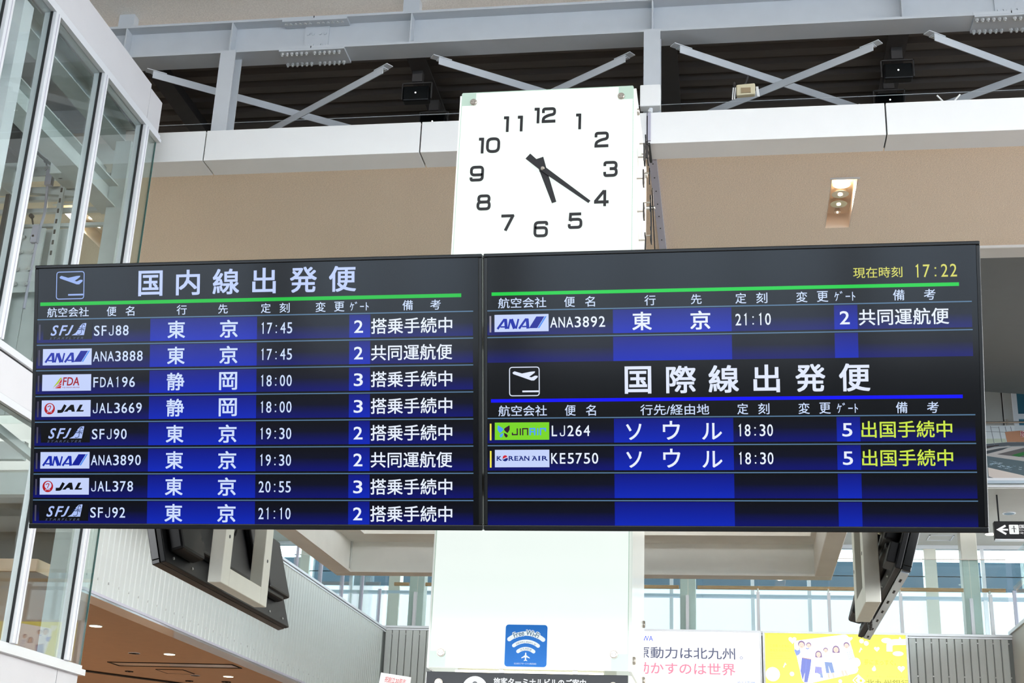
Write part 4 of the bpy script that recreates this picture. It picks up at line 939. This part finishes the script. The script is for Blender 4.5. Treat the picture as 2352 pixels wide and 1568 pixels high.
K.text('株式会社', 1.52, 1.70, .725, .765, (170, 180, 225), .004); K.text('安川電機', 1.735, 2.00, .715, .775, (110, 130, 225), .006); K.build('company_name', INK_LITE, face)
t = lightbox(.47, 2.59, 3.50, 4.962, 'yellow lightbox poster with a family photograph and bank name')
# poster drawn in its own units: 1032 per metre, measured from the top left of the lit face
K = Ink((.505, 21.44, 4.943), (1, 0, 0), (0, 0, -1), (0, -1, 0), 1/1032, .002*1032*0+.0015)
yel = (255, 252, 120)
K.z = .5; K.rect(0, 2150, 0, 1430, (238, 230, 54), (242, 236, 96)); face = K.build('lit_face', INK_LITE, t)
K.z = 1; X = lambda l, s=1: [(x-72, y-82) for x, y in l]
K.poly(X(rounded([(505, 205), (1335, 86), (1475, 665), (700, 850), (625, 820)], 70, True, 5)), (255, 254, 252))
for x, y, r in ((1535, 190, 34), (1605, 222, 36), (1440, 505, 62), (180, 715, 108), (470, 705, 34), (1190, 800, 28), (1700, 610, 30)): K.disc(x-72, y-82, r, (255, 254, 236), 20)
for x, y, rx, ry in ((1910, 175, 78, 40), (2070, 370, 80, 36), (1445, 520, 60, 60)): K.disc(x-72, y-82, rx, (255, 255, 250), 20, ry)
def heart(x, y, r, c): K.poly(X([(x+r*math.sin(a)**3, y-r*(13*math.cos(a)-5*math.cos(2*a)-2*math.cos(3*a)-math.cos(4*a))/16) for a in [k*math.pi/10 for k in range(20)]]), c)
heart(493, 190, 62, (255, 250, 214)); heart(1758, 305, 42, (255, 252, 230)); heart(2105, 595, 54, (255, 252, 230)); heart(1370, 155, 34, (255, 252, 220))
for x, y in ((365, 580), (1515, 330), (1700, 600), (2105, 160)): K.line(X([(x-20, y+30), (x+6, y-30), (x+20, y-10)]), 16, (255, 255, 245))
K.line(X(rounded([(1945, 340), (1950, 200), (2220, 190)], 120)), 90, (255, 244, 226))
K.disc(180-72, 715-82, 52, (255, 246, 190), 18); K.z = 2; K.build('poster_shapes', INK_LITE, face)
skin, hair, shirt, jean, denim = (214, 180, 164), (108, 84, 128), (236, 236, 242), (92, 104, 176), (104, 128, 176)
def head(x, y, r, ang=0, h=hair, long=False):
    K.z = 4; K.disc(x-72, y-82-r*.18, r*1.08, h, 18, r*1.1)
    if long: K.poly(X([(x-r*1.15, y-r*.3), (x+r*1.15, y-r*.3), (x+r*1.25, y+r*1.1), (x+r*.7, y+r*1.2), (x-r*.7, y+r*1.2), (x-r*1.25, y+r*1.1)]), h)
    K.z = 5; K.disc(x-72, y-82+r*.14, r*.84, skin, 18, r*.95); K.z = 6
    for s in (-1, 1): K.disc(x-72+s*r*.32, y-82+r*.02, r*.09, (150, 110, 120), 8, r*.06)
    K.line(X([(x-r*.3, y+r*.5), (x, y+r*.62), (x+r*.3, y+r*.5)]), r*.1, (226, 120, 120)); K.line(X([(x, y+r*.15), (x+r*.06, y+r*.3)]), r*.06, (236, 180, 165))
def fig(n): K.build(n, INK_LITE, face)
K.z = 3; K.poly(X([(512, 340), (600, 310), (610, 400), (545, 430)]), (110, 130, 214)); K.poly(X([(515, 250), (560, 290), (600, 330), (560, 350), (520, 320)]), (250, 250, 252)); head(628, 262, 50); fig('printed_person')
K.z = 3; K.poly(X([(640, 330), (770, 330), (785, 480), (625, 470), (560, 520), (590, 400)]), shirt); K.poly(X([(627, 458), (770, 482), (745, 640), (700, 826), (648, 826), (665, 680), (628, 800), (600, 660)]), jean); K.z = 4; K.line(X([(690, 490), (680, 640), (665, 700)]), 7, (100, 116, 200)); K.line(X([(690, 312), (716, 322), (742, 312)]), 18, (130, 140, 220)); K.line(X([(632, 458), (768, 480)]), 9, (170, 120, 110)); head(737, 268, 36); fig('printed_person')
K.z = 3; K.poly(X([(840, 450), (925, 450), (945, 600), (820, 590)]), (250, 246, 250)); K.poly(X([(825, 586), (918, 594), (925, 690), (815, 684)]), (110, 110, 214)); K.poly(X([(850, 690), (925, 680), (938, 756), (880, 750)]), (120, 140, 180)); K.z = 4
for q in range(4): K.line(X([(840+22*q, 588), (838+22*q, 686)]), 4, (190, 196, 250))
head(880, 400, 42, long=True); K.z = 4; K.disc(862-72, 728-82, 34, (250, 246, 224), 14); fig('printed_person')
K.z = 3; K.poly(X([(960, 385), (1040, 385), (1060, 520), (955, 520)]), (236, 238, 250)); K.poly(X([(966, 516), (1078, 520), (1110, 672), (1058, 682), (1020, 570), (1034, 680), (985, 684)]), denim); K.poly(X([(1000, 684), (1030, 682), (1040, 765), (1015, 768)]), skin); K.poly(X([(1066, 682), (1098, 676), (1108, 752), (1086, 756)]), skin); K.z = 4; K.line(X([(960, 410), (1000, 424), (1040, 408)]), 6, (150, 160, 210)); K.line(X([(960, 450), (1045, 455)]), 5, (160, 170, 215)); head(990, 340, 33); fig('printed_person')
K.z = 3; K.poly(X([(1100, 385), (1215, 370), (1300, 500), (1280, 580), (1120, 600), (1095, 500)]), (255, 250, 214)); K.poly(X([(1170, 585), (1290, 570), (1305, 625), (1170, 640)]), (232, 218, 236)); K.poly(X([(1205, 640), (1240, 636), (1255, 725), (1232, 728)]), skin); K.poly(X([(1250, 636), (1280, 630), (1315, 715), (1290, 720)]), skin); head(1146, 322, 45, long=True); fig('printed_person')
K.z = 3; K.poly(X([(1300, 340), (1385, 310), (1425, 450), (1400, 500), (1350, 520), (1320, 440)]), (226, 232, 248)); K.poly(X([(1350, 520), (1420, 470), (1470, 620), (1440, 640)]), (246, 250, 246)); K.z = 4
for q in range(4): K.line(X([(1310+28*q, 340-6*q), (1345+24*q, 500-10*q)]), 4, (130, 150, 210)); K.line(X([(1310+6*q, 370+32*q), (1400+6*q, 345+32*q)]), 4, (130, 150, 210))
head(1306, 262, 42); fig('printed_person')
K.z = 1; ty = (226, 206, 0)
K.text('この街とともに、', 75, 400, 180, 222, (206, 186, 14), .0); K.text('あなたとともに。', 75, 395, 250, 286, (206, 186, 14), .0)
for q, w in enumerate((90, 230, 310)): K.text('私たちは地域とともに歩み続ける'[:4+4*q], 80, 80+w, 315+34*q, 331+34*q, (214, 196, 24), .0)
K.disc(34, 34, 9, (250, 150, 20), 10); K.rect(28, 40, 48, 82, (236, 190, 20))
K.text('夢にまっすぐ。', 1488, 1960, 380, 465, (190, 170, 8), .004); K.text('ず〜っと、いっしょに。', 1500, 2140, 622, 648, (200, 182, 20), .0)
K.text('北九州銀行', 1500, 2140, 678, 790, (128, 130, 8), .012); K.build('poster_lettering', INK_LITE, face)
K.z = 1; K.poly([(1390, 610), (1490, 705), (1395, 800), (1300, 700)], (255, 255, 252)); K.z = 2; K.disc(1425, 703, 21, (250, 232, 30), 16); K.line([(1375, 655), (1330, 700), (1372, 742)], 18, (250, 232, 30)); K.build('bank_emblem', INK_LITE, face)
# ------------------------------------------------------------------ hanging signs on the upper level
def hsign(x0, x1, z0, z1, y, label):
    t = thing('hanging_sign', label, 'sign', ((x0+x1)/2, y, z0), 'black lit wayfinding signs on the upper level')
    b = B().box(x0, x1, y, y+.12, z0, z1).build('case', TVBLACK, t, .006); B().box(x0, x1, y+.0, y+.12, z0-.012, z0).build('lower_edge', ALU, t)
    for x in (x0+.08, x1-.08): B().cyl((x, y+.06, z1), (x, y+.06, 6.85), .012, 8).build('hanger', TVBLACK, t)
    return t, b, Ink((x0, y, z1), (1, 0, 0), (0, 0, -1), (0, -1, 0), 1.0, .002)
t, b, K = hsign(3.79, 5.6, 6.185, 6.445, 20.5, 'black hanging sign with a left arrow at the right edge')
K.line([(.155, .065), (.05, .125), (.155, .19)], .03, (255, 255, 255)); K.line([(.05, .125), (.185, .125)], .026, (255, 255, 255)); K.build('arrow', INK_SIGN, b)
K.rrect(.20, .335, .052, .19, .012, (250, 252, 250)); K.z = 2; K.disc(.268, .078, .010, (20, 24, 28), 12); K.line([(.268, .09), (.270, .165)], .014, (20, 24, 28)); K.line([(.235, .112), (.268, .100), (.300, .116)], .008, (20, 24, 28)); K.build('pictogram', INK_SIGN, b)
K.z = 1; K.text('国内線出発', .345, .80, .05, .105, (250, 250, 250), .014); K.text('Domestic Departures', .345, .90, .118, .145, (250, 250, 250), .006); K.text('국내선 출발', .345, .62, .155, .19, (250, 250, 250), .006); K.build('sign_lettering', INK_SIGN, b)
t, b, K = hsign(-5.95, -4.80, 6.19, 6.45, 20.5, 'black hanging sign glimpsed under the left display, above the beam frame')
K.text('展望デッキ', -.0+.02, .26, .15, .215, (250, 252, 252), .014); K.rect(.628, .636, .14, .26, (230, 235, 235))
K.rect(.675, .80, .145, .26, (245, 248, 248)); K.z = 2; K.line([(.72, .19), (.735, .21), (.745, .19)], .012, (10, 12, 14)); K.line([(.775, .17), (.775, .25)], .012, (10, 12, 14)); K.z = 1
K.text('レストラン', .82, 1.01, .150, .222, (250, 252, 252), .014); K.line([(1.02, .145), (1.10, .145), (1.13, .20)], .028, (250, 252, 252)); K.rect(1.02, 1.10, .205, .26, (250, 252, 252)); K.build('sign_lettering', INK_SIGN, b)
# ------------------------------------------------------------------ printed banner on the right, upper level rail
t = thing('banner', 'long printed banner of a foot bath with red lettering, right edge', 'banner', (4.6, 20.2, 6.9))
B().box(3.3, 6.5, 20.21, 20.24, 6.99, 7.80).build('backing_board', CEILGREY, t)
B().box(3.3, 6.5, 20.14, 20.24, 6.915, 6.988).build('lower_rail', mat('pale blue grey rail', (176, 190, 200), .35), t); B().box(3.3, 6.5, 20.13, 20.24, 6.955, 6.99).build('rail_lip', ALU, t); B().box(3.3, 6.5, 20.15, 20.24, 6.865, 6.885).build('lower_rail', ALU, t)
B().cyl((3.3, 20.2, 7.845), (6.5, 20.2, 7.845), .014, 10).build('top_rail', SATIN, t); B().box(4.02, 4.05, 20.19, 20.22, 7.80, 7.89).build('rail_clip', SATIN, t)
K = Ink((3.70, 20.21, 7.80), (1, 0, 0), (0, 0, -1), (0, -1, 0), .62/725, .0015)   # 725 units across the part in view
K.z = .5; K.rect(-400, 3200, 0, 960, (150, 158, 158)); face = K.build('printed_sheet', INK_PAPER, t)
g = lambda l: [(x-325, y-310) for x, y in l]
K.z = 1; K.poly(g([(-75, 310), (830, 310), (830, 620), (330, 640), (-75, 660)]), (196, 204, 206)); K.poly(g([(325, 545), (665, 545), (680, 605), (325, 635)]), (176, 188, 168))
K.poly(g([(830, 310), (3500, 300), (3500, 430), (670, 430), (680, 410), (830, 405)]), (182, 192, 196)); K.z = 2
for a, b_ in (((440, 320), (480, 650)), ((575, 330), (605, 610)), ((680, 330), (690, 420)), ((770, 330), (778, 410))): K.line(g([a, b_]), 10, (110, 118, 122))
K.line(g([(325, 418), (670, 430)]), 7, (110, 118, 122)); K.line(g([(450, 345), (580, 350)]), 6, (120, 126, 130)); K.build('printed_windows', INK_PAPER, face)
K.z = 2; K.poly(g([(668, 425), (910, 405), (3000, 400), (3000, 610), (690, 605)]), (170, 122, 92)); K.poly(g([(325, 640), (690, 608), (1400, 610), (1400, 660), (330, 690)]), (76, 84, 90)); K.z = 3
K.poly(g([(330, 680), (550, 655), (555, 668), (332, 722)]), (40, 30, 32)); K.poly(g([(332, 735), (700, 672), (745, 678), (335, 760)]), (176, 174, 172)); K.poly(g([(333, 762), (560, 715), (700, 700), (600, 745), (333, 815)]), (58, 66, 70))
K.poly(g([(335, 820), (600, 745), (760, 690), (1000, 690), (505, 822), (1063, 895), (1500, 940), (1500, 990), (1063, 965), (340, 848)]), (178, 174, 170)); K.poly(g([(505, 820), (1000, 700), (1400, 700), (1400, 940), (1063, 890)]), (88, 84, 84)); K.z = 4
K.poly(g([(740, 838), (1063, 745), (1400, 690), (1400, 760), (1063, 800), (860, 868)]), (16, 96, 34)); K.z = 3; K.poly(g([(340, 850), (1063, 965), (1500, 1010), (1500, 1300), (1063, 1240), (340, 1050)]), (74, 92, 98)); K.z = 4
for q in range(34):
    x = 345+random.random()*520; y = 920+random.random()*90+(x-345)*.24; K.line(g([(x, y), (x+26, y+7), (x+48, y+2)]), 6, random.choice([(160, 186, 200), (116, 142, 156), (190, 206, 214)]))
K.z = 3; K.poly(g([(340, 1050), (860, 1180), (1063, 1240), (1700, 1340), (1700, 1400), (770, 1370), (345, 1205)]), (206, 194, 184)); K.poly(g([(345, 1205), (770, 1370), (345, 1385)]), (104, 104, 106)); K.build('printed_bath', INK_PAPER, face)
K.z = 5; 
K.text('旅', 915-325, 1035-325, 408-310, 520-310, (240, 236, 232), .09); K.z = 6; K.text('旅', 918-325, 1032-325, 412-310, 516-310, (150, 18, 30), .016)
K.z = 5; K.line([(760, 480), (730, 600), (622, 705)], 40, (240, 236, 232)); K.z = 6; K.poly([(745, 470), (800, 470), (775, 600), (622, 705), (720, 590)], (140, 10, 24)); K.poly([(716, 330), (800, 340), (800, 400), (740, 360)], (140, 10, 24)); K.poly([(716, 880), (760, 870), (800, 900), (800, 950), (745, 960)], (140, 10, 24)); K.build('banner_lettering', INK_PAPER, face)
for x, y, l in ((4.234, 20.7, 'lit'), (4.60, 20.9, 'lit')): pass
for x, y, lit, lb in ((4.40, 20.65, 1, 'lit round downlight in the upper ceiling at the right edge'), (4.24, 21.68, 0, 'unlit twin-lamp downlight above the arrow sign'), (4.20, 23.1, 1, 'small lit downlight left of the arrow sign')):
    t = thing('ceiling_downlight', lb, 'downlight', (x, y, 6.85), 'downlights in the upper ceiling')
    B().cyl((x, y, 6.852), (x, y, 6.842), .10, 24).build('trim_ring', ALU, t); B().cyl((x, y, 6.842), (x, y, 6.838), .08, 24).build('lens', LAMPON if lit else LAMPCUP, t)
t = thing('smoke_detector', 'round grey detector in the upper ceiling beside the cream column', 'detector', (3.53, 23.0, 6.85)); B().cyl((3.40, 22.9, 6.85), (3.40, 22.9, 6.81), .09, 20, r2=.06).build('housing', CEILGREY, t)
t = thing('ceiling_hatch', 'square ceiling hatch with a bright rim left of the cream column', 'hatch', (3.5, 23.4, 6.85))
for a in ((3.25, 3.27, 23.2, 23.6), (3.63, 3.65, 23.2, 23.6), (3.25, 3.65, 23.2, 23.22), (3.25, 3.65, 23.58, 23.6)): B().box(*a, 6.84, 6.85).build('rim', ALU, t)
# ------------------------------------------------------------------ leaflet sign on a stand at the lower edge
t = thing('paper_sign', 'white paper sign with red handwriting, tilted, at the lower edge', 'sign', (-2.87, 12, 2.2))
B().prism([(-3.015, 12, 3.075), (-2.745, 12, 3.040), (-2.80, 12, 2.45), (-3.09, 12, 2.48)], (0, .01, 0)).build('board', WHITE_PANEL, t)
B().box(-2.93, -2.90, 12.01, 12.04, .02, 2.9).build('pole', ALU, t); B().cyl((-2.915, 12.02, 0), (-2.915, 12.02, .02), .18, 24).build('base', ALU, t)
K = Ink((-3.015, 11.999, 3.075), V((.27, 0, -.035)).normalized(), V((-.07, 0, -.6)).normalized(), (0, -1, 0), 1.0, .001)
K.text('祝創立30周年', .045, .235, .025, .075, (214, 60, 60), .0, .2); K.build('handwriting', INK_PAPER, t)
# ------------------------------------------------------------------ the hall behind the viewpoint (seen only as reflections)
mb = B(); mb.box(-16, 14, -11.2, -11, 3.1, 4.0).box(-16, 14, -11.2, -11, 8.9, 9.5)
for x0, x1 in ((-16, -12.6), (-10.5, -10.3), (-9.0, -8.9), (-8.0, -7.9), (-7.0, -6.4), (-5.0, -4.9), (-3.6, -2.9), (-1.4, -1.3), (.2, .3), (1.6, 2.0), (3.2, 3.3), (4.4, 5.6), (7.0, 7.1), (9.4, 9.7), (11.4, 14)): mb.box(x0, x1, -11.25, -11, 0, 3.1)
mb.box(-16, 14, -11.2, -11.05, 2.2, 2.3)
for k in range(12): mb.box(-15.9+2.7*k, -15.75+2.7*k, -11.2, -11, 4.0, 8.9)
struct('wall_rear', mb, CONCRETE)
mb = B(); mb.box(14, 14.2, -11, 24, 0, 1.6).box(14, 14.2, -11, 24, 8.9, 9.5)
for k in range(9): mb.box(14, 14.2, -11+4*k, -10.7+4*k, 1.6, 8.9)
struct('wall_east', mb, CONCRETE)
struct('wall_west', B().box(-16.2, -16, -11, 24, 0, 9.5), CONCRETE)
struct('wall_upper_far', B().box(-16, 3.0, 24.0, 24.2, 6.95, 21), CEILGREY)
